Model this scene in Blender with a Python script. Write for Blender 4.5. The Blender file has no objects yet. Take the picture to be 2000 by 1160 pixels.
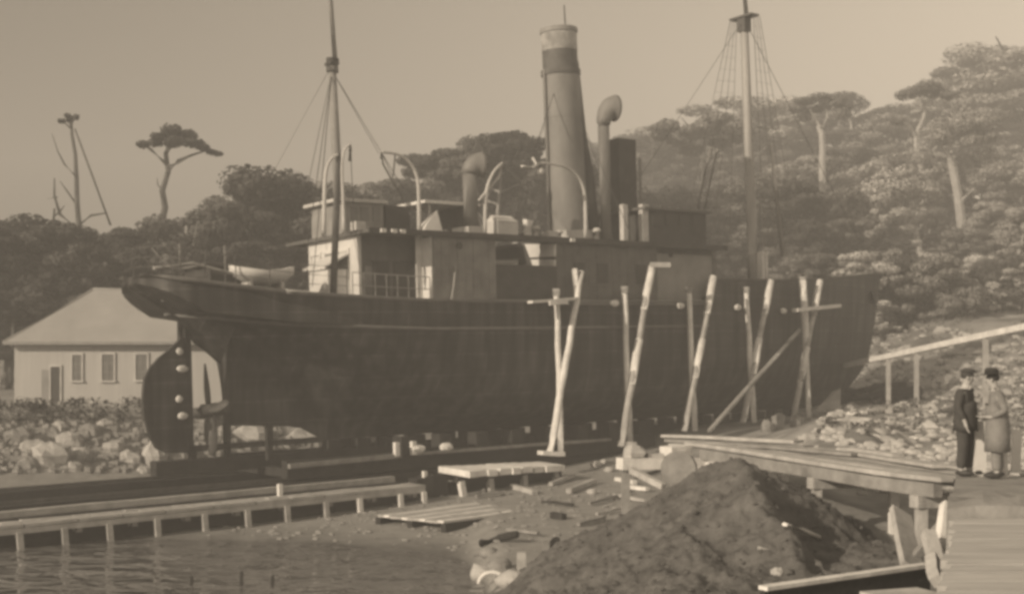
import bpy, math, random
from mathutils import Vector, Matrix, noise
R = math.radians
rnd = random.Random(7)
scene = bpy.context.scene
COL = scene.collection

# ------------------------------------------------------------------ camera frame
F = 2414.0; HZ = 735.0; EYE = 4.2
WATER = -0.5
def W(px, py, Y):                      # photograph position + real distance -> place in the world
    return Vector(((px-1000)/F*Y, Y, EYE+(HZ-py)/F*Y))
def lerp(a, b, t): return a+(b-a)*t
def sstep(a, b, x):
    t = min(1, max(0, (x-a)/(b-a))); return t*t*(3-2*t)
def interp(x, xs, ys):
    if x <= xs[0]: return ys[0]
    for i in range(1, len(xs)):
        if x <= xs[i]:
            return lerp(ys[i-1], ys[i], (x-xs[i-1])/(xs[i]-xs[i-1]))
    return ys[-1]

# ------------------------------------------------------------------ ship frame
YAW = math.atan2(.604, .797); PITCH = 1.6
SHIP_M = Matrix.Translation((-.28, 51.8, 2.05)) @ Matrix.Rotation(YAW, 4, 'Z') @ Matrix.Rotation(R(-PITCH), 4, 'Y')
SHIP_I = SHIP_M.inverted()
def sp(px, py, b):                     # where the sight line meets the ship's lengthwise plane b metres off its centreline
    o = SHIP_I @ Vector((0, 0, EYE)); d = SHIP_I.to_3x3() @ Vector(((px-1000)/F, 1, (HZ-py)/F))
    t = (-b-o.y)/d.y
    return o+d*t
def sx(px, py, s):                     # ... meets the crosswise plane at station s
    o = SHIP_I @ Vector((0, 0, EYE)); d = SHIP_I.to_3x3() @ Vector(((px-1000)/F, 1, (HZ-py)/F))
    t = (s-o.x)/d.x
    return o+d*t
def s_b(X, Y):
    dx, dy = X+.28, Y-51.8
    return .797*dx+.604*dy, .604*dx-.797*dy

# ------------------------------------------------------------------ terrain height
def shore(X): return interp(X, [-60,-30,-14,-11,-6,-3,-1.3,-.7,-.3,.4,2], [52,41,36.6,36,35.3,33.7,32,28.5,22,10,4])
def ground(X, Y, fine=True):
    s, b = s_b(X, Y)
    slip = interp(s, [-30,-14,-8,0,4,11,20,40], [-.35,-.12,0,.45,.95,1.85,2.3,4])
    dy = Y-shore(X)
    low = min(slip, -.5+(.055*dy if dy > 0 else .14*dy))
    low = max(low, -2.2)
    right = interp(Y, [0,10,20,25,27.5,30,40,50,58,65,72,80,100,130,150,190,400], [.8,.8,.7,.8,1.3,1.8,2.4,2.8,3.15,3.9,5.6,7.8,10.6,15,20,31,42])
    left = interp(Y, [0,46,54,64,80,100,140,220,400], [1.0,1.2,2.9,3.1,3.8,6.5,12,21,30])
    shift = .5+.33*max(0, Y-24)
    m = sstep(4.5, 9, abs(b)) if s < 23 else lerp(sstep(4.5, 9, abs(b)), 1, sstep(23, 30, s))
    rr = sstep(0, 5, X-shift)*m
    far = sstep(-5, 30, X-.05*Y)
    ll = sstep(7.5, 14.5, -b)*(1-.9*sstep(-22, -40, s)) if Y > 40 else 0
    g = low
    g = lerp(g, lerp(left, right, far), ll)
    g = lerp(g, lerp(left, right, max(far, 1-sstep(50, 90, Y))), rr) if b > -7 else g
    if fine:
        amp = .05+.5*sstep(60, 140, Y)+.10*rr+.12*ll
        g += amp*noise.noise(Vector((X*.35, Y*.35, 0)))+.5*amp*noise.noise(Vector((X*1.3, Y*1.3, 5)))
    return g
def GT(px, py, y0=8, y1=200):          # sight line meets the ground
    Y = y0
    while Y < y1:
        p = W(px, py, Y)
        if p.z <= ground(p.x, p.y): return p
        Y += .15
    return W(px, py, y1)

# ------------------------------------------------------------------ materials
MATS = {}
def mat(name, v, rough=.85, var=.25, scale=2.0, bump=.25, stretch=(1,1,1), spec=.25, leaf=False):
    m = bpy.data.materials.new(name); m.use_nodes = True; nt = m.node_tree; N = nt.nodes; L = nt.links
    b = N['Principled BSDF']
    tc = N.new('ShaderNodeTexCoord'); mp = N.new('ShaderNodeMapping'); mp.inputs['Scale'].default_value = stretch
    L.new(tc.outputs['Object'], mp.inputs['Vector'])
    n1 = N.new('ShaderNodeTexNoise'); n1.inputs['Scale'].default_value = scale; n1.inputs['Detail'].default_value = 6; n1.inputs['Roughness'].default_value = .65
    L.new(mp.outputs['Vector'], n1.inputs['Vector'])
    cr = N.new('ShaderNodeValToRGB')
    lo, hi = v*(1-var), min(.9, v*(1+var))
    cr.color_ramp.elements[0].position = .3; cr.color_ramp.elements[1].position = .7
    cr.color_ramp.elements[0].color = (lo, lo*.985, lo*.96, 1); cr.color_ramp.elements[1].color = (hi, hi*.985, hi*.96, 1)
    L.new(n1.outputs['Fac'], cr.inputs['Fac'])
    col = cr.outputs['Color']
    if leaf:
        oi = N.new('ShaderNodeObjectInfo'); mr = N.new('ShaderNodeMapRange')
        mr.inputs['To Min'].default_value = .6; mr.inputs['To Max'].default_value = 1.5
        L.new(oi.outputs['Random'], mr.inputs['Value'])
        mx = N.new('ShaderNodeVectorMath'); mx.operation = 'SCALE'
        L.new(col, mx.inputs[0]); L.new(mr.outputs['Result'], mx.inputs['Scale']); col = mx.outputs['Vector']
    L.new(col, b.inputs['Base Color'])
    b.inputs['Roughness'].default_value = rough; b.inputs['Specular IOR Level'].default_value = spec
    if bump:
        n2 = N.new('ShaderNodeTexNoise'); n2.inputs['Scale'].default_value = scale*5; n2.inputs['Detail'].default_value = 4
        L.new(mp.outputs['Vector'], n2.inputs['Vector'])
        bp = N.new('ShaderNodeBump'); bp.inputs['Strength'].default_value = bump; bp.inputs['Distance'].default_value = .05
        L.new(n2.outputs['Fac'], bp.inputs['Height']); L.new(bp.outputs['Normal'], b.inputs['Normal'])
    MATS[name] = m; return m
mat('hull_black', .032, .55, .45, .9, .15, (.35, 1, 1.8), .35)
mat('strake_grey', .13, .6, .3)
mat('white_paint', .66, .6, .14, 1.5, .1)
mat('cream_paint', .52, .65, .18, 1.5, .1)
mat('buff_paint', .21, .6, .32, .9, .08, (1,1,.4), .35)
mat('grey_paint', .27, .65, .2, 1.4, .1)
mat('hut_paint', .19, .7, .35, 1.2, .1)
mat('dull_brown', .12, .7, .3, 1.5, .1)
mat('dark_paint', .06, .6, .3)
mat('worn_paint', .34, .7, .5, 1.5, .1)
mat('band_black', .11, .6, .3)
mat('iron', .09, .6, .35, 4, .2)
mat('mast_wood', .36, .6, .2, 2, .1, (3,3,.3))
mat('rope', .10, .9, .2, 5, 0)
mat('pale_timber', .72, .85, .22, 2.2, .3)
mat('deck_timber', .42, .85, .25, 1.3, .3, (.5,3,1))
mat('timber', .40, .85, .3, 2, .35)
mat('grey_timber', .24, .9, .35, 2, .35)
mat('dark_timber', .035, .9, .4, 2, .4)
mat('canvas', .75, .8, .08, 2, .1)
mat('house_wall', .45, .8, .08, .8, .1, (6,6,.4))
mat('roof_iron', .37, .6, .12, .6, .1)
mat('window_dark', .16, .3, .2, 3, 0, spec=.5)
mat('door_dark', .07, .7, .2)
mat('dirt', .105, .95, .45, 1.6, .8)
mat('rock', .44, .9, .3, 1.4, .5)
mat('rock_grey', .26, .9, .35, 1.4, .5)
mat('leaf_dark', .05, .8, .5, .35, 0, leaf=True)
mat('leaf_mid', .13, .8, .45, .3, 0, leaf=True)
mat('leaf_pale', .34, .8, .35, .3, 0, leaf=True)
mat('bark_pale', .36, .85, .25, 1.5, .2)
mat('bark_dark', .11, .9, .35, 1.5, .3)
mat('weeds', .10, .9, .45, .25, 0)
mat('cloth_dark', .055, .9, .25, 6, .2)
mat('cloth_grey', .20, .9, .2, 6, .2)
mat('cloth_black', .035, .9, .25, 6, .2)
mat('linen', .7, .9, .1, 6, .1)
mat('skin', .36, .6, .12, 8, .05)
mat('hair', .05, .8, .3, 20, .2)
mat('leather', .04, .5, .3, 8, .1)
mat('ground_mat', .30, .95, .0, 1, .5)
mat('water_mat', .13, .04, .15, 1, 0, spec=.6)

def ground_nodes():
    m = MATS['ground_mat']; nt = m.node_tree; N = nt.nodes; L = nt.links; b = N['Principled BSDF']
    g = N.new('ShaderNodeNewGeometry')
    big = N.new('ShaderNodeTexNoise'); big.inputs['Scale'].default_value = .22; big.inputs['Detail'].default_value = 9; big.inputs['Roughness'].default_value = .72
    L.new(g.outputs['Position'], big.inputs['Vector'])
    cr = N.new('ShaderNodeValToRGB'); e = cr.color_ramp.elements
    e[0].position = .36; e[0].color = (.15,.148,.144,1); e[1].position = .66; e[1].color = (.46,.455,.445,1)
    L.new(big.outputs['Fac'], cr.inputs['Fac'])
    sand = N.new('ShaderNodeTexNoise'); sand.inputs['Scale'].default_value = 1.8; sand.inputs['Detail'].default_value = 8; sand.inputs['Roughness'].default_value = .75
    L.new(g.outputs['Position'], sand.inputs['Vector'])
    c2 = N.new('ShaderNodeValToRGB'); e = c2.color_ramp.elements
    e[0].position = .3; e[0].color = (.19,.187,.18,1); e[1].position = .7; e[1].color = (.34,.335,.325,1)
    L.new(sand.outputs['Fac'], c2.inputs['Fac'])
    sep = N.new('ShaderNodeSeparateXYZ'); L.new(g.outputs['Position'], sep.inputs[0])
    mr = N.new('ShaderNodeMapRange'); mr.inputs['From Min'].default_value = .3; mr.inputs['From Max'].default_value = 1.3
    L.new(sep.outputs['Z'], mr.inputs['Value'])
    mx = N.new('ShaderNodeMix'); mx.data_type = 'RGBA'
    L.new(mr.outputs['Result'], mx.inputs['Factor']); L.new(c2.outputs['Color'], mx.inputs['A']); L.new(cr.outputs['Color'], mx.inputs['B'])
    # damp sand below the tide mark
    wet = N.new('ShaderNodeMapRange'); wet.inputs['From Min'].default_value = -.5; wet.inputs['From Max'].default_value = -.36
    wet.inputs['To Min'].default_value = .45; wet.inputs['To Max'].default_value = 1
    L.new(sep.outputs['Z'], wet.inputs['Value'])
    sc = N.new('ShaderNodeVectorMath'); sc.operation = 'SCALE'
    L.new(mx.outputs['Result'], sc.inputs[0]); L.new(wet.outputs['Result'], sc.inputs['Scale'])
    L.new(sc.outputs['Vector'], b.inputs['Base Color'])
ground_nodes()
def water_nodes():
    m = MATS['water_mat']; nt = m.node_tree; N = nt.nodes; L = nt.links; b = N['Principled BSDF']
    g = N.new('ShaderNodeNewGeometry'); mp = N.new('ShaderNodeMapping'); mp.inputs['Scale'].default_value = (.8, 1.15, 1); mp.inputs['Rotation'].default_value = (0,0,.25)
    L.new(g.outputs['Position'], mp.inputs['Vector'])
    n = N.new('ShaderNodeTexNoise'); n.inputs['Scale'].default_value = 1.0; n.inputs['Detail'].default_value = 2.5; n.inputs['Roughness'].default_value = .5; n.inputs['Distortion'].default_value = .6
    L.new(mp.outputs['Vector'], n.inputs['Vector'])
    bp = N.new('ShaderNodeBump'); bp.inputs['Strength'].default_value = 1.0; bp.inputs['Distance'].default_value = .6
    L.new(n.outputs['Fac'], bp.inputs['Height']); L.new(bp.outputs['Normal'], b.inputs['Normal'])
    b.inputs['IOR'].default_value = 1.9
water_nodes()

# ------------------------------------------------------------------ mesh helper
FRAME = {}                              # objects whose children are given in their own frame
def basis(d, up=(0,0,1)):
    d = Vector(d).normalized(); up = Vector(up)
    if abs(d.dot(up)) > .98: up = Vector((0,1,0))
    x = d.cross(up).normalized(); y = x.cross(d).normalized()
    return x, y, d
class MB:
    def __init__(self): self.V = []; self.F = []
    def add(self, vs, fs):
        o = len(self.V); self.V += [Vector(v) for v in vs]; self.F += [tuple(i+o for i in f) for f in fs]
    def box(self, c, size, rot=0, M=None):
        c = Vector(c); h = Vector(size)/2
        m = M if M else Matrix.Rotation(rot, 3, 'Z')
        vs = [c+m @ Vector((x*h.x, y*h.y, z*h.z)) for x in (-1,1) for y in (-1,1) for z in (-1,1)]
        self.add(vs, [(0,1,3,2),(4,6,7,5),(0,4,5,1),(2,3,7,6),(0,2,6,4),(1,5,7,3)]); return self
    def bounds(self, x0, x1, y0, y1, z0, z1):
        return self.box(((x0+x1)/2,(y0+y1)/2,(z0+z1)/2), (abs(x1-x0),abs(y1-y0),abs(z1-z0)))
    def beam(self, p0, p1, w, h, up=(0,0,1), jit=0, seg=1):
        p0, p1 = Vector(p0), Vector(p1); x, y, d = basis(p1-p0, up)
        rings = []
        for k in range(seg+1):
            p = p0.lerp(p1, k/seg)+(x*rnd.uniform(-jit,jit)+y*rnd.uniform(-jit,jit) if jit else Vector())
            a = 1+(rnd.uniform(-jit,jit)*2 if jit else 0)
            rings.append([p+x*sx_*w/2*a+y*sy*h/2*a for sx_, sy in ((-1,-1),(1,-1),(1,1),(-1,1))])
        vs = [v for r in rings for v in r]; fs = []
        for k in range(seg):
            for i in range(4):
                j = (i+1) % 4; fs.append((k*4+i, k*4+j, k*4+4+j, k*4+4+i))
        n = seg*4; fs += [(3,2,1,0), (n,n+1,n+2,n+3)]
        self.add(vs, fs); return self
    def tube(self, pts, r, n=8, cap=True):
        pts = [Vector(p) for p in pts]; rs = r if isinstance(r, (list, tuple)) else [r]*len(pts)
        vs = []; fs = []; px_ = None
        for i, p in enumerate(pts):
            d = (pts[min(i+1, len(pts)-1)]-pts[max(i-1, 0)])
            if d.length < 1e-6: d = Vector((0,0,1))
            d.normalize()
            if px_ is None: x, y, _ = basis(d)
            else:
                x = px_-d*px_.dot(d)
                if x.length < 1e-4: x, _, _ = basis(d)
                x.normalize(); y = d.cross(x)
            px_ = x
            for k in range(n):
                a = 2*math.pi*k/n; vs.append(p+(x*math.cos(a)+y*math.sin(a))*rs[i])
        for i in range(len(pts)-1):
            for k in range(n):
                j = (k+1) % n; fs.append((i*n+k, i*n+j, (i+1)*n+j, (i+1)*n+k))
        if cap:
            fs.append(tuple(range(n-1, -1, -1))); e = (len(pts)-1)*n; fs.append(tuple(range(e, e+n)))
        self.add(vs, fs); return self
    def blob(self, c, r, seed=0, rough=.25, seg=10, freq=1.3):
        c = Vector(c); r = Vector(r if hasattr(r, '__len__') else (r,r,r)); rings = seg//2+1
        vs = []; fs = []; so = Vector((seed*3.7, seed*1.9, seed*.7))
        for i in range(rings+1):
            th = math.pi*i/rings
            for k in range(seg):
                a = 2*math.pi*k/seg
                u = Vector((math.sin(th)*math.cos(a), math.sin(th)*math.sin(a), math.cos(th)))
                q = 1+rough*noise.noise(u*freq+so)+rough*.6*noise.noise(u*freq*2.7+so)
                vs.append(c+Vector((u.x*r.x, u.y*r.y, u.z*r.z))*q)
        for i in range(rings):
            for k in range(seg):
                j = (k+1) % seg; fs.append((i*seg+k, (i+1)*seg+k, (i+1)*seg+j, i*seg+j))
        self.add(vs, fs); return self
    def build(self, name, m, parent=None, smooth=False):
        me = bpy.data.meshes.new(name); V = self.V
        root = parent
        while root is not None and root.parent is not None: root = root.parent
        if parent is None:
            lo = [min(v[i] for v in V) for i in range(3)]; hi = [max(v[i] for v in V) for i in range(3)]
            off = Vector(((lo[0]+hi[0])/2, (lo[1]+hi[1])/2, lo[2]))
        elif root.name in FRAME: off = Vector()
        else: off = root.location.copy()
        me.from_pydata([v-off for v in V], [], self.F); me.update()
        if smooth: me.polygons.foreach_set('use_smooth', [True]*len(me.polygons))
        me.materials.append(MATS[m] if isinstance(m, str) else m)
        o = bpy.data.objects.new(name, me); COL.objects.link(o)
        if parent is None: o.location = off
        else: o.parent = parent
        return o
def tag(o, label=None, cat=None, group=None, kind=None):
    if label: o['label'] = label
    if cat: o['category'] = cat
    if group: o['group'] = group
    if kind: o['kind'] = kind
    return o
def empty(name, loc, label, cat, group=None, M=None):
    o = bpy.data.objects.new(name, None); COL.objects.link(o); o.empty_display_size = .3
    if M is not None: o.matrix_world = M; FRAME[o.name] = 1
    else: o.location = loc
    return tag(o, label, cat, group)
def copy_tree(o, parent=None):
    c = o.copy(); COL.objects.link(c); c.parent = parent
    for ch in list(o.children): copy_tree(ch, c)
    return c
def smooth_by(o, ang=40):
    o.data.set_sharp_from_angle(angle=R(ang)) if hasattr(o.data, 'set_sharp_from_angle') else None
    return o

# ================================================================== SETTING
def terrain():
    mb = MB(); rows = []; Y = 1.0
    while Y < 700:
        rows.append(Y); Y += max(.28, Y*.0085) if Y < 110 else Y*.03
    ts = []; t = -3.0
    while t <= 3.0:
        ts.append(t); t += .0062 if abs(t) < .5 else .06
    vs = []
    for Y in rows:
        for t in ts:
            X = t*(Y+4); vs.append((X, Y, ground(X, Y)))
    n = len(ts); fs = []
    for i in range(len(rows)-1):
        for k in range(n-1): fs.append((i*n+k, i*n+k+1, (i+1)*n+k+1, (i+1)*n+k))
    mb.add(vs, fs)
    o = mb.build('ground', 'ground_mat', smooth=True); tag(o, 'sandy shore and rough cleared hillside around the slipway', 'ground', kind='structure')
terrain()
mb = MB(); mb.add([(-900,-300,WATER),(900,-300,WATER),(900,90,WATER),(-900,90,WATER)], [(0,1,2,3)])
tag(mb.build('water', 'water_mat'), 'rippled harbour water at the foot of the slipway', 'water', kind='structure')

# ================================================================== SHIP
ship = empty('steamship', None, 'black hulled coastal steamship hauled out on the slipway, tall funnel and two masts', 'ship', M=SHIP_M)
XS_TOP = [-15.9,-15,-13,-11,-8,-5.7,0,6,8.7]; ZS_TOP = [5.95,5.75,5.5,5.28,5.14,5.06,5.06,5.1,5.13]
def ztop(s):
    if s <= 8.75: return interp(s, XS_TOP, ZS_TOP)
    return interp(s, [8.76,13,18,23.3,25.7], [6.1,6.18,6.38,6.78,7.0])
def zkeel(s):
    return interp(s, [-15.9,-15.2,-14.5,-13.9,-13.5,-12.9,-12.62,-12.55,-9.6,-8.6,19.4,20.6,21.9,23.0,23.9,24.55,25.05,25.4,25.65],
                     [5.62,5.2,4.75,4.3,3.5,3.25,2.9,.75,.55,0,0,.15,.5,1.1,1.8,2.6,4.3,5.9,6.95])
def beamw(s):
    if s < -14.6: 
        t = max(0, (s+15.9)/1.3); return max(.25, 2.55*math.sqrt(max(0, 1-(1-t)**2)))
    return interp(s, [-14.6,-13,-10,-6,-2,4,9,13,17,20,22.5,24.3,25.6], [2.55,2.85,3.2,3.45,3.58,3.6,3.5,3.15,2.4,1.6,.9,.4,.06])
def halfb(s, z):
    k, t = zkeel(s), ztop(s) if s < 8.75 else interp(s, [8.76,25.7], [5.2,6.9])
    v = min(1, max(0, (z-k)/max(.05, t-k)))
    if s < -12.6: f = 1-(1-v**1.25)**1.15; f = max(f, .1*v)
    else:
        q = interp(s, [-12.6,-10.5,-8,-3,6,14,20,25], [5.5,3.0,1.7,.85,.75,.8,.78,.7])
        p = interp(s, [-12.6,-6,0,6,14,20,25], [2.2,3.4,4.6,4.6,3.2,2.1,1.6])
        f = 1-(1-v**q)**p
    return max(.05, beamw(s)*f)
def build_hull():
    st = [-15.9,-15.85,-15.75,-15.55,-15.3,-15.0,-14.7,-14.2,-13.6,-13.1,-12.62,-12.55]
    s = -12
    while s < 8.6: st.append(s); s += .5
    st += [8.7,8.78]
    s = 9.2
    while s < 25.4: st.append(s); s += .4
    st += [25.5,25.62]
    NV = 18; mb = MB(); prof = []
    for s in st:
        k, t = zkeel(s), ztop(s); ring = []
        for j in range(NV+1):
            v = (j/NV)**1.15; z = k+(t-k)*v; ring.append((s, halfb(s, z), z))
        y = ring[-1][1]; yi = max(.02, y-.12)
        ring.append((s, yi, t)); dk = max(t-.95 if s < 8.75 else t-.7, min(t-.03, k+.12)); ring.append((s, yi, dk)); ring.append((s, 0, dk+.04))
        prof.append(ring)
    M_ = len(prof[0]); vs = []; fs = []
    for sgn in (-1, 1):
        o = len(vs)
        for ring in prof: vs += [(a, sgn*b, c) for a, b, c in ring]
        for i in range(len(prof)-1):
            for j in range(M_-1):
                f = (o+i*M_+j, o+(i+1)*M_+j, o+(i+1)*M_+j+1, o+i*M_+j+1)
                fs.append(f if sgn < 0 else f[::-1])
    n = len(prof)*M_                       # close keel, transom and stem
    for i in range(len(prof)-1): fs.append((i*M_, n+i*M_, n+(i+1)*M_, (i+1)*M_))
    for i in (0, len(prof)-1):
        for j in range(NV):
            f = (i*M_+j, i*M_+j+1, n+i*M_+j+1, n+i*M_+j); fs.append(f if i == 0 else f[::-1])
    mb.add(vs, fs); return smooth_by(mb.build('hull', 'hull_black', ship, True), 35)
hull = build_hull()
def plating():
    nt = MATS['hull_black'].node_tree; N = nt.nodes; L = nt.links; b = N['Principled BSDF']
    tc = N.new('ShaderNodeTexCoord'); sp_ = N.new('ShaderNodeSeparateXYZ'); L.new(tc.outputs['Object'], sp_.inputs[0]); cb = N.new('ShaderNodeCombineXYZ'); L.new(sp_.outputs['X'], cb.inputs['X']); L.new(sp_.outputs['Z'], cb.inputs['Y'])
    br = N.new('ShaderNodeTexBrick'); L.new(cb.outputs['Vector'], br.inputs['Vector']); br.inputs['Scale'].default_value = 1; br.inputs['Brick Width'].default_value = 3.4; br.inputs['Row Height'].default_value = .78; br.inputs['Mortar Size'].default_value = .03
    br.inputs['Color1'].default_value = (1,1,1,1); br.inputs['Color2'].default_value = (.82,.82,.82,1); br.inputs['Mortar'].default_value = (1.5,1.5,1.5,1)
    st_ = N.new('ShaderNodeTexNoise'); st_.inputs['Scale'].default_value = 1; st_.inputs['Detail'].default_value = 7; mp = N.new('ShaderNodeMapping'); mp.inputs['Scale'].default_value = (2.6, 2.6, .22); L.new(tc.outputs['Object'], mp.inputs['Vector']); L.new(mp.outputs['Vector'], st_.inputs['Vector'])
    mr = N.new('ShaderNodeMapRange'); mr.inputs['From Min'].default_value = .38; mr.inputs['From Max'].default_value = .7; mr.inputs['To Min'].default_value = .6; mr.inputs['To Max'].default_value = 2.4; L.new(st_.outputs['Fac'], mr.inputs['Value'])
    old = b.inputs['Base Color'].links[0].from_socket
    m1 = N.new('ShaderNodeMix'); m1.data_type = 'RGBA'; m1.blend_type = 'MULTIPLY'; m1.inputs['Factor'].default_value = 1; L.new(old, m1.inputs['A']); L.new(br.outputs['Color'], m1.inputs['B'])
    m2 = N.new('ShaderNodeVectorMath'); m2.operation = 'SCALE'; L.new(m1.outputs['Result'], m2.inputs[0]); L.new(mr.outputs['Result'], m2.inputs['Scale']); L.new(m2.outputs['Vector'], b.inputs['Base Color'])
plating()
def along_hull(dz, s0, s1, out, r, name, m, n=40):
    pts = [];
    for i in range(n+1):
        s = lerp(s0, s1, i/n); z = ztop(min(s, 8.7))-dz if s0 < 8.7 else ztop(s)-dz
        pts.append((s, -(halfb(s, z)+out), z))
    mb = MB(); mb.tube(pts, r, 6)
    mb2 = [(a, -b, c) for a, b, c in pts]; mb.tube(mb2, r, 6)
    return mb.build(name, m, hull, True)
along_hull(1.0, -14.6, 8.6, .03, .07, 'rubbing_strake', 'strake_grey', 60)
along_hull(-.04, -15.8, 8.6, -.06, .09, 'bulwark_rail', 'dull_brown', 60)
along_hull(-.03, 8.8, 25.3, -.05, .08, 'bulwark_rail', 'dark_paint', 40)
# worn pale lettering strokes on the counter (not legible in the photograph)
mb = MB()
for i in range(9):
    s = -14.9+.16*i; z = ztop(s)-.55; y = halfb(s, z)
    mb.box((s, -y-.012, z), (.09, .03, .13), math.atan2(-(halfb(s+.1, z)-y), .1))
mb.build('worn_lettering', 'strake_grey', hull)
# stern frame, rudder, propeller
mb = MB(); mb.beam((-12.45,0,.05),(-12.45,0,.8),.2,.25); mb.beam((-13.85,0,.05),(-13.85,0,4.3),.2,.22); mb.beam((-14.1,0,0),(-8.6,0,.02),.22,.2)
mb.build('stern_frame', 'hull_black', ship)
rp = [(280,745),(277,780),(280,815),(290,850),(304,876),(322,884),(345,884),(366,884),(366,660),(352,660),(345,668),(328,684),(308,700),(292,718)]
pp = [sp(a, b, 0) for a, b in rp]; nn = len(pp)
mb = MB(); mb.add([(p.x, -.09, p.z) for p in pp]+[(p.x, .09, p.z) for p in pp],
    [tuple(range(nn))[::-1], tuple(range(nn, 2*nn))]+[(i, (i+1) % nn, nn+(i+1) % nn, nn+i) for i in range(nn)])
rud = mb.build('rudder', 'hull_black', ship)
mb = MB(); a = sp(352, 665, 0); mb.tube([(a.x, 0, a.z-.4), (a.x+.02, 0, 5.0)], .11, 10); mb.build('rudder_stock', 'hull_black', rud)
for q, (px, py, w) in enumerate([(351,686,.22),(356,720,.36),(350,779,.22),(357,812,.34)]):
    p = sp(px, py, .12); mb = MB(); mb.blob((p.x, -.13, p.z), (w*.6, .07, .13), q, .15); mb.build('pintle_strap', 'white_paint', rud, True)
pc = sp(409, 800, 0)
prop = MB(); prop.tube([(pc.x-.45,0,pc.z),(pc.x-.3,0,pc.z),(pc.x+.3,0,pc.z),(pc.x+.75,0,pc.z)], [.06,.2,.25,.2], 12)
propo = prop.build('propeller', 'iron', ship, True)
for k in range(4):
    a0 = R(8+90*k); vs = []; fs = []; n = 8
    for i in range(n+1):
        r_ = .2+1.45*i/n; w = .36*math.sin(math.pi*min(1, .18+.78*i/n))**.7; tw = lerp(R(66), R(48), i/n)
        for sg in (-1, 1):
            u = sg*w
            ax = u*math.sin(tw); tn = u*math.cos(tw)
            vs.append((pc.x+ax*.55, r_*math.sin(a0)+tn*math.cos(a0), pc.z+r_*math.cos(a0)-tn*math.sin(a0)))
    for i in range(n): fs.append((2*i, 2*i+1, 2*i+3, 2*i+2))
    mb = MB(); mb.add(vs, fs); o = mb.build('blade', 'iron', propo, True)
    sm = o.modifiers.new('thick', 'SOLIDIFY'); sm.thickness = .05

# ---- superstructure
def local_box(name, m, s0, s1, b0, b1, z0, z1, parent=None):   # b positive towards the camera side
    mb = MB(); mb.bounds(s0, s1, -b1, -b0, z0, z1); return mb.build(name, m, parent or ship)
zr = 7.45                                                        # underside of boat deck
sA = sp(700, 500, 2.3).x; zA = sp(700, 452, 2.3).z
zr = zA-.14
sEnd = sp(1390, 480, 2.6).x
def plank_wall(mb, s0, s1, b, z0, z1, pitch=.2):
    n = max(1, int((s1-s0)/pitch))
    for i in range(n): 
        a = s0+(s1-s0)*i/n; c = s0+(s1-s0)*(i+1)/n
        mb.bounds(a, c-.015, -b-.02-.008*(i % 2), -b, z0, z1)
# after deckhouse with white after face; the sides' shade is put into darker paint
ah = local_box('after_deckhouse', 'white_paint', sA, sA+.12, -1.5, 2.3, 4.1, zr)
for i, b in enumerate((-.9, .2, 1.25)):
    mb = MB(); mb.bounds(sA-.05, sA-.003, -b-.42, -b-.34, 4.4, 7.0); mb.bounds(sA-.05, sA-.003, -b+.34, -b+.42, 4.4, 7.0); mb.bounds(sA-.05, sA-.003, -b-.42, -b+.42, 7.0, 7.1)
    fr = mb.build('door_frame', 'white_paint', ah)
    if i != 0: mb = MB(); mb.bounds(sA-.03, sA-.002, -b-.33, -b+.33, 4.4, 6.98); mb.build('door_panel', 'grey_paint' if i == 1 else 'cream_paint', ah)
s1 = sp(812, 500, 2.3).x
sw = local_box('house_side', 'dull_brown', sA+.12, s1+1.2, 2.18, 2.3, 4.1, zr, ah)
local_box('house_side', 'dull_brown', sA+.12, s1+1.2, -1.5, -1.38, 4.1, zr, ah)
for px, w in ((742,.75),(788,.9)):
    p = sp(px, 500, 2.3); local_box('doorway', 'door_dark', p.x-w/2, p.x+w/2, 2.305, 2.33, 4.3, 6.6, ah)
p = sp(722, 500, 2.3); local_box('window', 'window_dark', p.x-.2, p.x+.2, 2.305, 2.33, 5.7, 6.4, ah)
# small white companion hatch behind the after face
ch_s = sA-.9; a = sx(603, 512, ch_s); b_ = sx(640, 512, ch_s)
ch = MB(); ch.bounds(ch_s, sA-.05, b_.y, a.y, 4.3, a.z-.35); cho = ch.build('companionway', 'white_paint', ship)
mb = MB(); z = a.z-.33; mb.add([(ch_s-.15,b_.y-.05,z),(ch_s-.15,a.y+.2,z),(sA-.05,a.y+.2,z+.5),(sA-.05,b_.y-.05,z+.5),(ch_s-.15,b_.y-.05,z+.07),(ch_s-.15,a.y+.2,z+.07),(sA-.05,a.y+.2,z+.57),(sA-.05,b_.y-.05,z+.57)],
   [(0,1,2,3),(7,6,5,4),(0,4,5,1),(1,5,6,2),(2,6,7,3),(3,7,4,0)]); mb.build('roof', 'white_paint', cho)
# white slabs in place of the sunlit midship house end, between the two houses
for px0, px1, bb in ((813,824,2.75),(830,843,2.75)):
    a, b_ = sp(px0, 500, bb), sp(px1, 500, bb); local_box('sunlit_slab', 'white_paint', a.x, b_.x, bb-.06, bb, 4.2, zr)
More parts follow.
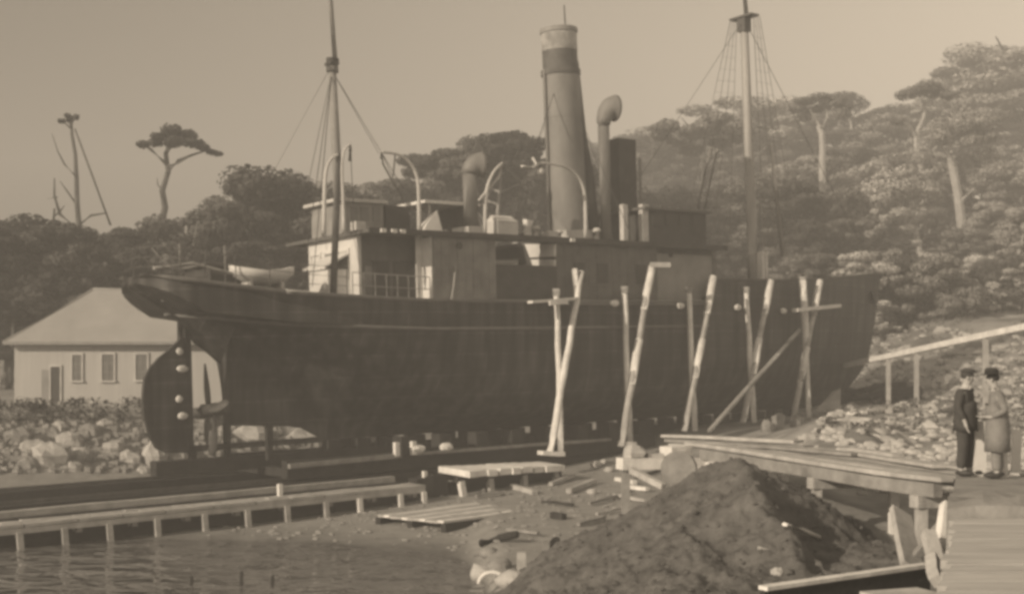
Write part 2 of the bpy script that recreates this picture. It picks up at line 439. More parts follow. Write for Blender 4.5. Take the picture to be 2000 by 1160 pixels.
# midship house flush with the ship's side
a, b_ = sp(846, 500, 3.42), sp(968, 500, 3.42)
mh = MB(); mh.bounds(a.x, b_.x, -3.38, 1.6, 4.0, zr); mho = mh.build('midship_deckhouse', 'dull_brown', ship)
mb = MB(); plank_wall(mb, a.x, b_.x, 3.42, 4.85, zr-.02, .33); mb.build('plank_cladding', 'hut_paint', mho)
mb = MB(); mb.bounds(a.x-.05, a.x-.005, -3.37, -1.75, 4.2, zr-.05); mb.build('sunlit_end_panel', 'white_paint', mho)  # white panel puts the sunlight on this after face into its colour
p = sp(897, 480, 3.46); mb = MB(); mb.tube([(p.x, -3.44, p.z), (p.x, -3.49, p.z)], .14, 12); mb.build('porthole', 'door_dark', mho)
p = sp(890, 520, 3.5); q = sp(885, 585, 3.7); mb = MB(); mb.tube([(q.x, -3.62, q.z), (p.x, -3.5, p.z)], .06, 6); mb.build('stanchion', 'grey_timber', mho)
# gap: raised bulwark screen
c = sp(1086, 520, 3.4)
local_box('bulwark_screen', 'dark_paint', b_.x, c.x, 3.36, 3.44, 4.9, c.z)
# forward deckhouse
e = sp(1283, 500, 3.3); f = sp(1382, 500, 2.6)
fh = MB(); fh.bounds(c.x+.03, e.x, -3.3, 2.6, 4.0, zr); fho = fh.build('forward_deckhouse', 'dark_paint', ship)
mb = MB(); plank_wall(mb, c.x+.06, e.x-.02, 3.31, 4.9, zr-.02, .42); mb.build('plank_cladding', 'dull_brown', fho)
for q4, nm in ((((1026,477),(1085,477),(1085,501),(1036,503)),'sunlit_board'),(((1038,507),(1085,507),(1085,524),(1042,524)),'sunlit_board'),(((966,509),(1012,507),(1012,517),(966,520)),'sunlit_ledge')):  # white panels painted in for sun on the forward house's after face
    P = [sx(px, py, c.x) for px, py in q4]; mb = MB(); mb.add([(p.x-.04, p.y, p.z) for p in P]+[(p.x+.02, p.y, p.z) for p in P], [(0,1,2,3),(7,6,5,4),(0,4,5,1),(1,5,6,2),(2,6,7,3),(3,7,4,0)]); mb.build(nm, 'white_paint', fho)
for px in (1130, 1175, 1250):
    p = sp(px, 500, 3.3); mb = MB(); mb.bounds(p.x-.28, p.x+.28, -3.375, -3.345, 5.9, 6.7); mb.build('window', 'door_dark', fho)
fg = MB(); fg.bounds(e.x, f.x, -2.9, 2.4, 4.0, zr-.03); fgo = fg.build('bridge_house', 'dull_brown', ship)
mb = MB(); mb.bounds(e.x+.15, f.x-.1, -2.935, -2.905, 4.4, zr-.25); mb.build('side_panel', 'grey_paint', fgo)
p = sp(1308, 500, 2.9); mb = MB(); mb.tube([(p.x, -2.93, p.z+.05), (p.x, -2.98, p.z+.05)], .13, 12); mb.build('porthole', 'door_dark', fgo)
# boat deck
ga, gb = b_.x-.1, c.x-.02
ol = [(sA-.25,-3.5),(sEnd,-3.5),(sEnd,2.9),(gb,2.9),(gb,-2.5),(ga,-2.5),(ga,2.9),(sA-.25,2.9)]  # inner notch added so the sun reaches the house face behind
bd = MB(); no = len(ol); bd.add([(x,y,zr) for x, y in ol]+[(x,y,zr+.13) for x, y in ol], [tuple(range(no))[::-1], tuple(range(no, 2*no))]+[(i, (i+1) % no, no+(i+1) % no, no+i) for i in range(no)]); bdo = bd.build('boat_deck', 'dull_brown', ship)
mb = MB(); mb.bounds(sA-.28, sEnd+.02, -3.56, -3.502, zr-.06, zr+.16); mb.build('deck_edge', 'dark_paint', bdo)
zd = zr+.13
for px in (756,762,770): pass
for px in (747,768,785,1116):
    p = sp(px, 455, 3.55); mb = MB(); mb.box((p.x, -3.62, zr+.06), (.2,.1,.14)); mb.build('edge_block', 'white_paint', bdo)
# hull side fender blocks along the rail
for px, py in ((1200,592),(1330,597),(1447,600),(1550,606)):
    p = sp(px, py, 3.7); mb = MB(); mb.blob((p.x, -(halfb(p.x, p.z)+.14), p.z), (.2,.14,.14), px, .15); mb.build('fender_block', 'pale_timber', hull, True)
along_hull(.06, .5, 8.6, .05, .05, 'hull_batten', 'strake_grey', 20)
# ---- funnel
f0, f1 = sp(1111, 458, 0), sp(1091, 60, 0); ax = (f1-f0)
def fpt(t): return f0+ax*t
def ring_tube(ts, rs, name, m, parent):
    mb = MB(); mb.tube([fpt(t) for t in ts], rs, 28); return mb.build(name, m, parent, True)
def pyt(py): return (458-py)/(458-60)
fun = ring_tube([-.02, 0, pyt(300), pyt(142)], [.95,.87,.83,.80], 'funnel', 'buff_paint', ship); smooth_by(fun)
smooth_by(ring_tube([pyt(142.5), pyt(142.4), pyt(101), pyt(100.9)], [.3,.77,.76,.3], 'black_band', 'band_black', fun))
smooth_by(ring_tube([pyt(101.2), pyt(101.1), pyt(64), pyt(63.9)], [.3,.775,.775,.3], 'funnel_top', 'worn_paint', fun))
smooth_by(ring_tube([pyt(148), pyt(147.9), pyt(138), pyt(137.9)], [.6,.86,.86,.6], 'hoop', 'dull_brown', fun))
smooth_by(ring_tube([pyt(66), pyt(65.9), pyt(58), pyt(57.9)], [.6,.82,.82,.6], 'rim', 'grey_paint', fun))
smooth_by(ring_tube([pyt(232), pyt(231.9), pyt(228), pyt(227.9)], [.6,.835,.835,.6], 'hoop', 'buff_paint', fun))
smooth_by(ring_tube([-.03, -.029, .012, .013], [.6,1.06,1.06,.6], 'funnel_base', 'cream_paint', fun))
mb = MB(); off = Vector((-.86, .06, 0)); mb.tube([fpt(0)+off*1.08, fpt(.45)+off*1.04, fpt(.78)+off*1.02, fpt(.8)+off], .06, 8); mb.build('steam_pipe', 'buff_paint', fun, True)
mb = MB(); off = Vector((.9, -.1, 0)); mb.tube([fpt(0)+off*1.5, fpt(.3)+off*1.3, fpt(.5)+off*1.05, fpt(.86)+off*.9], [.28,.26,.2,.12], 10); mb.build('exhaust_trunk', 'dull_brown', fun, True)
mb = MB(); mb.tube([fpt(1)+Vector((.4,0,-.1)), fpt(1.13)+Vector((.38,0,0))], .03, 5); mb.build('aerial_rod', 'iron', fun)
for k, (px, b) in enumerate(((985,2.6),(1240,2.6),(985,-2.4),(1240,-2.4))):
    e0 = Vector((sp(px, 465, b).x, -b, zd)); mb = MB(); mb.tube([fpt(.79), e0], .018, 4); mb.build('funnel_stay', 'rope', fun)
# ---- cowl ventilators
def cowl(px, py_base, py_top, b, r, rc, yaw, m):
    p = sp(px, py_base, b); t = sp(px-3, py_top, b); h = t.z-p.z-rc*.9
    mb = MB(); mb.tube([(p.x, -b, p.z), (p.x-.01, -b, p.z+h*.5), (p.x-.02, -b, p.z+h*.86)], [r*1.1, r, r], 14)
    o = mb.build('ventilator', m, ship, True)
    d = Vector((math.cos(yaw), math.sin(yaw), 0)); z0 = Vector((p.x-.02, -b, p.z+h*.86))
    pts = []; rs = []
    for i in range(9):
        a = R(90)*i/8; pts.append(z0+d*(rc*.95*(1-math.cos(a)))+Vector((0,0,1))*(h*.14+rc*.1)*math.sin(a)); rs.append(lerp(r, rc, (i/8)**1.3))
    pts.append(pts[-1]+d*.12); rs.append(rc*1.06)
    mb = MB(); mb.tube(pts, rs, 16, cap=False); c = mb.build('cowl', m, o, True); c.modifiers.new('t', 'SOLIDIFY').thickness = -.03
    return o
cowl(1184, 468, 192, 1.3, .25, .52, R(-10), 'buff_paint')
cowl(921, 458, 303, 1.2, .30, .46, R(-15), 'buff_paint')
# ---- deck fittings
def dbox(name, m, px0, px1, b, depth, py_top, parent=None):
    a, c_ = sp(px0, py_top, b), sp(px1, py_top, b); mb = MB(); mb.bounds(a.x, c_.x, -b, -b+depth, zd, (a.z+c_.z)/2); return mb.build(name, m, parent or bdo)
chart = dbox('chart_house', 'grey_paint', 668, 748, 1.2, 2.4, 392)
a, c_ = sp(664, 386, 1.3), sp(752, 386, 1.3); mb = MB(); mb.bounds(a.x-.1, c_.x+.1, -1.35, 1.4, a.z-.12, a.z); mb.build('house_roof', 'cream_paint', chart)
for px in (690, 712, 735):
    p = sp(px, 420, 1.2); mb = MB(); mb.bounds(p.x-.17, p.x+.17, -1.235, -1.203, p.z-.25, p.z+.3); mb.build('window', 'window_dark', chart)
dbox('deck_locker', 'dark_paint', 752, 800, .9, 1.4, 402)
# awning with pale edge
a, c_ = sp(800, 402, 0), sp(908, 402, 0)
aw = MB(); aw.bounds(a.x, c_.x, -1.1, 1.4, a.z, a.z+.12); awo = aw.build('awning', 'canvas', bdo)
for px in (812, 900):
    for b in (1.0, -1.2): 
        p = sp(px, 402, 0); mb = MB(); mb.tube([(p.x, -b, zd), (p.x, -b, a.z)], .05, 6); mb.build('awning_post', 'grey_paint', awo)
local_box('awning_wall', 'dull_brown', sp(880, 402, 0).x, c_.x, -1, .9, zd, a.z, awo)
# white canvas cowl (tent shape) and skylights
p = sp(853, 450, 2.2); mb = MB(); mb.add([(p.x-.75,-2.3,zd),(p.x+.25,-2.3,zd),(p.x+.25,-1.6,zd),(p.x-.75,-1.6,zd),(p.x+.1,-2.1,zd+1.0),(p.x+.2,-1.9,zd+1.0),(p.x-.45,-2.2,zd+.45),(p.x-.4,-1.7,zd+.45)],
    [(0,1,4,6),(1,2,5,4),(2,3,7,5),(3,0,6,7),(6,4,5,7)]); mb.build('canvas_cover', 'canvas', bdo)
sk = dbox('skylight', 'cream_paint', 972, 1012, 3.3, .75, 432)
p = sp(992, 432, 3.3); mb = MB(); mb.add([(p.x-.5,-3.35,p.z),(p.x+.45,-3.35,p.z),(p.x+.45,-2.5,p.z),(p.x-.5,-2.5,p.z),(p.x-.5,-2.9,p.z+.25),(p.x+.45,-2.9,p.z+.25)], [(0,1,5,4),(2,3,4,5),(1,2,5),(3,0,4)]); mb.build('skylight_lid', 'white_paint', sk)
p = sp(1030, 460, 2.9); mb = MB(); mb.tube([(p.x,-2.9,zd),(p.x,-2.9,zd+.45),(p.x+.02,-2.95,zd+.72)], [.2,.17,.22], 10); mb.build('mushroom_vent', 'white_paint', bdo, True)
p = sp(1010, 455, 2.6); mb = MB(); mb.tube([(p.x-.6,-2.6,zd+.12),(p.x+.4,-2.6,zd+.2)], .13, 8); mb.build('rolled_canvas', 'canvas', bdo, True)
for px, b, h in ((1047,2.9,.5),(1166,2.6,.6),(1092,2.7,.4)):
    p = sp(px, 465, b); mb = MB(); mb.tube([(p.x,-b,zd),(p.x,-b,zd+h*.7),(p.x,-b,zd+h*.75),(p.x,-b,zd+h)], [.1,.1,.2,.12], 10); mb.build('mushroom_vent', 'cream_paint', bdo, True)
for px, b, w in ((1075,2.9,.5),(700,2.6,.4),(925,3.0,.55)):
    p = sp(px, 465, b); mb = MB(); mb.bounds(p.x-w/2, p.x+w/2, -b-.2, -b+.2, zd, zd+.32); mb.build('deck_box', 'cream_paint', bdo)
# bollard-like pale pillars ahead of the funnel, wheelhouse, dark box behind ventilator
for px, w in ((1217,.26),(1256,.38)):
    p = sp(px, 470, 1.8); q = sp(px, 400, 1.8); mb = MB(); mb.bounds(p.x-w/2, p.x+w/2, -2.0, -1.75, zd, q.z); mb.build('pillar', 'cream_paint', bdo)
p = sp(1236, 473, 2.2); mb = MB(); mb.bounds(p.x-.5, p.x+.5, -2.3, -2.1, zd, zd+.12); mb.build('pillar_sill', 'white_paint', bdo)
wh = dbox('wheelhouse', 'dark_paint', 1266, 1378, 2.0, 3.9, 408)
a, c_ = sp(1260, 404, 2.1), sp(1384, 404, 2.1); mb = MB(); mb.bounds(a.x-.1, c_.x+.1, -2.2, 2.1, a.z-.1, a.z); mb.build('house_roof', 'dull_brown', wh)
for i in range(4):
    p = sp(1283+26*i, 430, 2.0); mb = MB(); mb.bounds(p.x-.3, p.x+.3, -2.035, -2.003, p.z-.25, p.z+.3); mb.build('window', 'door_dark', wh)
a, c_ = sp(1196, 272, -.6), sp(1230, 272, -.6); mb = MB(); mb.bounds(a.x, c_.x, .2, 1.0, zd, a.z); mb.build('galley_stack', 'dark_paint', bdo)
p = sp(1252, 400, -.5); q = sp(1250, 310, -.5); mb = MB(); mb.tube([(p.x,.5,zd),(q.x,.5,q.z)], .07, 6); mb.build('galley_pipe', 'grey_paint', bdo)
# ---- davits
def davit(pts, b, r=.075):
    P = [sp(a, c, b) for a, c in pts]; out = []
    for i in range(len(P)-1):                      # Catmull-Rom through the given points
        p0, p1, p2, p3 = P[max(0,i-1)], P[i], P[i+1], P[min(len(P)-1,i+2)]
        for k in range(5):
            t = k/5; out.append(.5*((2*p1)+(p2-p0)*t+(2*p0-5*p1+4*p2-p3)*t*t+(3*p1-p0-3*p2+p3)*t**3))
    out.append(P[-1]); n = len(out)
    mb = MB(); mb.tube(out, [lerp(r*1.15, r*.6, i/n) for i in range(n)], 8); o = mb.build('davit', 'cream_paint', ship, True)
    e = out[-1]; mb = MB(); mb.tube([e, e-Vector((0,0,.25))], [.03,.07], 6); mb.build('tackle_block', 'iron', o)
    return o, e
d1 = davit([(819,462),(818,395),(815,350),(803,322),(780,303),(745,297)], 3.2)
d2 = davit([(947,462),(948,400),(952,365),(965,335),(982,318)], 3.2)
d3 = davit([(1144,470),(1143,400),(1138,365),(1124,340),(1100,325),(1055,318)], 3.2)
d4 = davit([(633,462),(634,380),(637,335),(646,312),(660,302)], 3.0)
d5 = davit([(672,458),(670,380),(668,330),(672,295),(684,282)], 2.6, .06)
mb = MB(); e = d3[1]; q = sp(1018, 325, 3.2); q2 = sp(1040, 308, 3.2); q3 = sp(1056, 335, 3.2)
mb.tube([q, sp(1040, 328, 3.2), e], .06, 6); mb.tube([q2, q3], .06, 6); mb.blob(q3, .14, 2, .1); mb.build('guy_tackle', 'cream_paint', d3[0], True)
mb = MB(); e = d2[1]; mb.tube([e, sp(975, 345, 3.2), sp(935, 392, 3.2)], .05, 6); mb.build('davit_fall', 'cream_paint', d2[0], True)
mb = MB(); e = d1[1]; mb.tube([e, sp(748, 320, 3.2), sp(775, 370, 3.2)], .035, 5); mb.tube([e, sp(800, 420, 3.0)], .02, 4); mb.tube([sp(772, 300, 3.2), sp(768, 345, 3.2)], .03, 4); mb.build('davit_fall', 'rope', d1[0])
mb = MB(); e = d5[1]; mb.tube([e, sp(684, 315, 2.6)], [.03,.07], 5); mb.tube([e, sp(690, 400, 2.6)], .015, 4); mb.build('davit_fall', 'rope', d5[0])
# ---- masts
def mast(pts, b, radii, m='mast_wood'):
    P = [sp(a, c, b) for a, c in pts]; mb = MB(); mb.tube(P, radii, 12); return mb.build('mast', m, ship, True), P
am, AP = mast([(667,560),(664,440),(656,280),(648,118)], 0, [.20,.20,.17,.14], 'grey_paint')
p = sp(648, 128, 0); q = sp(640, 5, 0); r_ = sp(638, -60, 0); mb = MB(); mb.tube([p+Vector((.12,-.1,-.3)), q+Vector((.1,-.06,0)), r_], [.10,.085,.05], 8); mb.build('topmast', 'grey_paint', am, True)
mb = MB(); mb.tube([p+Vector((0,0,-.25)), p+Vector((.03,-.02,.25))], [.22,.25], 10); mb.box(p+Vector((0,0,.05)), (.36,.5,.1)); mb.build('mast_cap', 'iron', am)
a, c_ = sp(651, 575, 2.6), sp(660, 300, 2.0); mb = MB(); mb.tube([(a.x,-2.6,a.z),(a.x*.35+c_.x*.65,-2.2,c_.z*.6+a.z*.4),c_], [.13,.13,.09], 8); mb.build('derrick_boom', 'dull_brown', am, True)
mb = MB(); top = p+Vector((0,0,-.2))
for px, py, b in ((590,560,3.0),(610,560,2.9),(740,300,3.2)):
    mb.tube([top, sp(px, py, b)], .016, 4)
for px, b in ((560,-2.6),(590,-2.6)): 
    q = sp(px, 560, b); mb.tube([top, q], .016, 4)
mb.tube([top, sp(790, 372, 1.0)], .015, 4); mb.tube([sp(648,128,0), sp(420, 545, 0)], .012, 4)
mb.build('rigging', 'rope', am)
fm, FP = mast([(1471,560),(1468,440),(1460,230),(1453,40)], 0, [.30,.27,.23,.20])
p = sp(1453, 45, 0); mb = MB(); mb.tube([p+Vector((.15,-.1,-.4)), sp(1448, -80, 0)], [.13,.08], 8); mb.build('topmast', 'mast_wood', fm, True)
mb = MB(); mb.box(p+Vector((0,0,.25)), (.6,1.4,.1)); mb.box(p+Vector((0,0,-.1)), (.46,.5,.7)); mb.build('crosstree', 'iron', fm)
mb = MB()
for side, b0 in ((1, .75), (-1, -.75)):
    tops = [p+Vector((-.15+.15*i, -b0, .2)) for i in range(4)]
    for i in range(4):
        s_ = FP[0].x-2.6+1.15*i; foot = Vector((s_, -side*(halfb(s_, 6)-.05), ztop(s_)))
        mb.tube([tops[i], foot], .017, 4)
        if i == 0: fa = (tops[i], foot)
        if i == 3: fb = (tops[i], foot)
    for k in range(1, 22):
        t = k/23; mb.tube([fa[0].lerp(fa[1], t), fb[0].lerp(fb[1], t)], .008, 4)
mb.build('shrouds', 'rope', fm)
mb = MB(); mb.tube([p+Vector((0,0,.2)), Vector((25.3,0,7.0))], .02, 4); mb.tube([p+Vector((0,0,.2)), Vector((f1.x+2.2,0,zd+.6))], .016, 4); mb.build('forestay', 'rope', fm)
a, c_ = sp(1530, 500, -.4), sp(1505, 280, -.4); mb = MB(); mb.tube([(a.x,.4,a.z),(c_.x,.4,c_.z)], [.13,.09], 8); mb.build('derrick_boom', 'mast_wood', fm, True)
a, c_ = sp(1362, 408, 1.2), sp(1388, 290, 1.2)
for dx in (0, .45): mb = MB(); mb.tube([(a.x+dx,-1.2,a.z),(c_.x+dx,-1.2,c_.z)], .06, 6); mb.build('derrick_boom', 'grey_paint', fm, True)
# ---- forecastle gear
a, c_ = sp(1490, 540, 1.9), sp(1490, 492, 1.9); mb = MB(); mb.bounds(a.x-.2, a.x+.2, -2.05, -1.75, ztop(13)-.7, c_.z); mb.build('white_locker', 'white_paint', ship)
p = sp(1595, 525, .6); mb = MB(); mb.tube([(p.x,-1.2,6.35),(p.x,.9,6.35)], .42, 14); mb.tube([(p.x-.05,-1.5,6.35),(p.x-.05,-1.2,6.35)], .24, 12); mb.bounds(p.x-.5,p.x+.5,-.9,-.75,5.6,6.75); mb.bounds(p.x-.5,p.x+.5,.55,.7,5.6,6.75); mb.build('windlass', 'iron', ship)
for px, h in ((1640,.6),(1560,.75)):
    p = sp(px, 530, 1.0); mb = MB(); mb.tube([(p.x,-1.0,ztop(p.x)-.7),(p.x,-1.0,ztop(p.x)+h-.35)], .12, 10); mb.tube([(p.x+.5,-1.0,ztop(p.x)-.7),(p.x+.5,-1.0,ztop(p.x)+h-.35)], .12, 10); mb.tube([(p.x-.1,-1.0,ztop(p.x)+h-.4),(p.x+.6,-1.0,ztop(p.x)+h-.38)], .07, 8); mb.build('mooring_bitts', 'cream_paint', ship, True)
a = sp(1390, 480, 2.4); c_ = sp(1401, 540, 3.0); mb = MB(); mb.tube([a, c_], .07, 6); mb.build('ladder_rail', 'grey_timber', ship)
mb = MB(); mb.tube([(25.6,0,6.85),(26.1,0,6.95)], [.16,.1], 8); mb.build('stem_fitting', 'hull_black', ship, True); mb = MB(); mb.tube([(24.2,-halfb(24.2,6.0)-.05,6.0),(24.35,-halfb(24.3,5.5)-.1,5.4)], [.12,.1], 8); mb.build('hawse_pipe', 'hull_black', ship, True)
# ---- stern rails, awning stanchions and a small boat on deck
mb = MB()
for i in range(9):
    a = math.pi*i/8; s_ = -15.9+ (1-math.sin(a))*2.6 if False else None
stern = []
for i in range(15):
    t = i/14; s_ = -9.2 if t in (0,1) else -15.7+6.5*abs(2*t-1)**1.7
    y = (halfb(s_, ztop(s_)-.05)-.08)*(-1 if t < .5 else 1)
    if i == 7: y = 0
    stern.append(Vector((s_, y, ztop(s_))))
rl = MB()
for q in stern: rl.tube([q, q+Vector((0,0,1.05))], .02, 5)
for h in (.4, .72, 1.05): rl.tube([q+Vector((0,0,h)) for q in stern], .014, 5)
rl.build('stern_railing', 'dull_brown', ship)
for px in (352, 440):
    p = sp(px, 545, 1.7); mb = MB(); mb.tube([(p.x,-1.7,ztop(p.x)-.3),(p.x,-1.7,7.0)], .03, 6); mb.build('awning_frame', 'grey_paint', ship)
a, c_ = sp(300, 512, 1.7), sp(455, 518, 1.7); mb = MB(); mb.tube([(a.x,-1.7,a.z-.2),(sp(375,506,1.7).x,-1.7,a.z),(c_.x,-1.7,c_.z-.3)], .06, 6); mb.build('awning_spar', 'timber', ship)
wl = sp(330, 535, .3); mb = MB(); mb.bounds(-13.4, -11.7, -1.1, 1.1, 4.75, 6.35); so = mb.build('steering_house', 'dark_paint', ship)
mb = MB(); mb.bounds(-13.6, -11.5, -1.2, 1.2, 6.35, 6.43); mb.build('house_roof', 'dull_brown', so)
p = sp(512, 535, 1.4); vs = []; fs = []; n = 10
for i in range(n+1):
    t = i/n*2-1; w = .55*(1-abs(t)**2.5)+.03; 
    for k in range(7):
        a = math.pi*k/6; vs.append((p.x+t*1.2, -1.4-math.cos(a)*w, p.z+.12+.18*t*t-math.sin(a)*.5*(1-.5*abs(t)**3)))
for i in range(n):
    for k in range(6): fs.append((i*7+k, (i+1)*7+k, (i+1)*7+k+1, i*7+k+1))
mb = MB(); mb.add(vs, fs); o = mb.build('dinghy', 'white_paint', ship, True); o.modifiers.new('t', 'SOLIDIFY').thickness = .04
for dx in (-.6, .6): mb = MB(); mb.bounds(p.x+dx-.06, p.x+dx+.06, -1.8, -1.0, 4.5, p.z-.3); mb.build('boat_chock', 'cream_paint', ship)
# rail stanchions along the after well, near side
mb = MB(); pts = []
for i in range(8):
    s_ = lerp(-9.0, sp(840,560,3.4).x, i/7); y = -(halfb(s_, ztop(s_))-.06); mb.tube([(s_,y,ztop(s_)),(s_,y,ztop(s_)+.9)], .022, 5); pts.append(Vector((s_,y,ztop(s_)+.9)))
mb.tube(pts, .02, 5); mb.tube([q-Vector((0,0,.45)) for q in pts], .015, 5); mb.build('side_railing', 'grey_paint', ship)
for px0, px1, m in ((560,606,.14),(690,760,.1),(775,845,.12)):
    a, c_ = sp(px0, 552, 3.05), sp(px1, 556, 3.05); mb = MB(); mb.beam((a.x,-2.9,ztop(a.x)+.06), (c_.x,-2.95,ztop(c_.x)+.07), .3, m); mb.build('deck_timber', 'pale_timber', ship)

# ================================================================== SLIPWAY + CRADLE + SHORES
slip = empty('slipway', None, 'long timber slipway track running from the water up under the black ship', 'slipway', M=SHIP_M.copy())
TZ = -1.18
for b in (-2.6, -1.9, 1.9, 2.6):
    mb = MB(); mb.beam((-24,-b,TZ-.2),(7,-b,TZ-.2),.34,.4,jit=.012,seg=14); mb.build('stringer', 'dark_timber', slip)
for b in (-2.25, 2.25):
    mb = MB(); mb.beam((-24,-b,TZ+.05),(7,-b,TZ+.05),.12,.12); mb.build('rail', 'iron', slip)
for i in range(40):
    s_ = -23.6+.78*i; mb = MB(); mb.beam((s_,3.0,TZ-.48),(s_,-3.1-rnd.uniform(0,.25),TZ-.48),.26,.22); mb.build('sleeper', 'grey_timber' if i % 3 else 'timber', slip)
for i in range(18):
    s_ = -23+1.7*i
    for b in (-2.3, 2.3):
        mb = MB(); mb.beam((s_,-b,TZ-.55),(s_,-b,TZ-1.9),.3,.3); mb.build('pile', 'dark_timber', slip)
# side staging, near side
stg = empty('slip_staging', None, 'narrow plank staging on short posts along the near side of the slipway', 'staging', M=SHIP_M.copy())
eS = sp(832, 945, 6.5).x
for b, m, w, h, z in ((4.4,'timber',.3,.26,-1.25),(4.75,'dark_timber',.28,.3,-1.44)):
    mb = MB(); mb.beam((-24,-b,z),(eS,-b,z),w,h,jit=.012,seg=12); mb.build('stringer', m, stg)
for k in range(3):
    b = 5.65+.33*k; x = -24.0-.5*k
    mb = MB()
    while x < eS:
        L_ = rnd.uniform(1.1, 1.5); x1 = min(x+L_, eS); mb.beam((x,-b,-1.32+rnd.uniform(-.015,.015)),(x1-.04,-b,-1.32+rnd.uniform(-.015,.015)),.31,.09); x = x1
    mb.build('walkway_plank', 'timber', stg)
mb = MB(); mb.beam((-24,-6.4,-1.46),(eS,-6.4,-1.46),.12,.16,jit=.01,seg=12); mb.build('edge_beam', 'timber', stg)
mb = MB(); mb.beam((-24,-5.9,-1.95),(eS-.1,-5.9,-1.9),.2,1.0); mb.build('shade_board', 'dark_timber', stg)  # dark board stands for the shaded space under the walkway
for px in (40,128,216,309,402,486,564,640,706,786,832):
    p = sp(px, 990, 6.55); mb = MB(); mb.beam((p.x+.03,-6.5,-2.75),(p.x-.02,-6.45,-1.5),.16,.16,jit=.01); mb.build('post', 'timber' if px < 700 else 'pale_timber', stg)
for i in range(10):
    s_ = -23+1.6*i; mb = MB(); mb.beam((s_,-4.2,-1.6),(s_,-6.35,-1.6),.16,.16); mb.build('crossbeam', 'grey_timber', stg)
for px, py in ((547,965),(830,950)): p = sp(px, py, 5.6); mb = MB(); mb.box((p.x,-5.6,-1.15), (.14,.14,.5)); mb.build('mooring_post', 'pale_timber', stg)
# second staging beyond the gap
st2 = empty('sleeper_staging', None, 'short trestle of pale overhanging sleeper ends beside the ship, right of the dark gap', 'staging', M=SHIP_M.copy())
s0 = sp(897, 925, 6.3).x; s1_ = sp(1100, 920, 6.3).x
n = 9
for i in range(n):
    s_ = lerp(s0, s1_, (i+.5)/n); z = lerp(-.98, -1.12, i/n); mb = MB(); mb.beam((s_+.05,-4.8,z),(s_+rnd.uniform(-.06,.06),-6.45-rnd.uniform(0,.35),z-.02-rnd.uniform(0,.05)),rnd.uniform(.34,.46),.22,jit=.015); mb.build('sleeper', 'pale_timber', st2)
for b in (5.0, 6.1): mb = MB(); mb.beam((s0,-b,-1.24),(s1_,-b,-1.36),.22,.24); mb.build('stringer', 'dark_timber', st2)
mb = MB(); mb.beam((s0+.1,-5.6,-1.75),(s1_,-5.6,-1.8),.3,.8); mb.build('shade_board', 'dark_timber', st2)  # another dark board, painting the shade beneath the sleeper ends
for px, m in ((905,'pale_timber'),(962,'timber'),(1028,'timber'),(1090,'timber')):
    p = sp(px, 950, 6.35); mb = MB(); mb.beam((p.x+.12*(px == 905),-6.3,-2.3),(p.x,-6.2,-1.3),.2,.2); mb.build('post', m, st2)
mb = MB(); mb.beam((s0-.9,-6.1,-2.45),(s0+1.1,-7.1,-2.5),.14,.14); mb.build('brace', 'grey_timber', st2)
p = sp(865, 950, 6.0); mb = MB(); mb.beam((eS+.15,-5.5,-1.75),(s0-.1,-5.5,-1.7),.6,1.3,jit=.04,seg=4); tag(mb.build('dark_pier', 'dark_timber', None), 'dark crib of timber closing the gap between the two stretches of staging', 'pier') if False else mb.build('crib', 'dark_timber', st2)
# cradle
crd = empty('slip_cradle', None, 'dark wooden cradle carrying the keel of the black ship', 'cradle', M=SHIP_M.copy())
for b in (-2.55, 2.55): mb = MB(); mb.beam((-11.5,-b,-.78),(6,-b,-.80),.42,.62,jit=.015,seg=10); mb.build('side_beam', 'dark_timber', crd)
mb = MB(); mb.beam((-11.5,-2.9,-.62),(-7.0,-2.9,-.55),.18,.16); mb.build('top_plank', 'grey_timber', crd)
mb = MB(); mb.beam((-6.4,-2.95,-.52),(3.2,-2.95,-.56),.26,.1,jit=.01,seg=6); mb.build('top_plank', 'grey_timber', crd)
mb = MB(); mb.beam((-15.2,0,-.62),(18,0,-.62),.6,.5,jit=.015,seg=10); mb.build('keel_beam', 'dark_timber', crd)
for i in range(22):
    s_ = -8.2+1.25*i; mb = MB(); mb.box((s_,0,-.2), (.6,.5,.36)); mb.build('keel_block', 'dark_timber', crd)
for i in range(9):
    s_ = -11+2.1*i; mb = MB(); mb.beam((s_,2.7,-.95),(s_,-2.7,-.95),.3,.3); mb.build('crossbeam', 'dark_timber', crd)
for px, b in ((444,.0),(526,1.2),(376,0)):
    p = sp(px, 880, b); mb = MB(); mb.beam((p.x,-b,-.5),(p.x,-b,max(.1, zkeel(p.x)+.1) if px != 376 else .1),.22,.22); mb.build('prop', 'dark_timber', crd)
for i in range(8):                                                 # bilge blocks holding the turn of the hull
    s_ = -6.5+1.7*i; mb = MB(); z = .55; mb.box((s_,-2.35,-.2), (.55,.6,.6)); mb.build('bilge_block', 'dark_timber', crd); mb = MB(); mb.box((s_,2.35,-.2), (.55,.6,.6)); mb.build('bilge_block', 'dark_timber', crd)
for px, py, m in ((773,882,'timber'),(815,872,'canvas'),(806,886,'timber'),(870,874,'canvas')):
    p = sp(px, py, 2.9); mb = MB()
    if m == 'canvas': mb.blob((p.x,-2.95,-.35), (.3,.22,.16), px, .3)
    else: mb.box((p.x,-2.95,-.3), (.18,.18,.5))
    mb.build('wedge_block', 'pale_timber', crd)

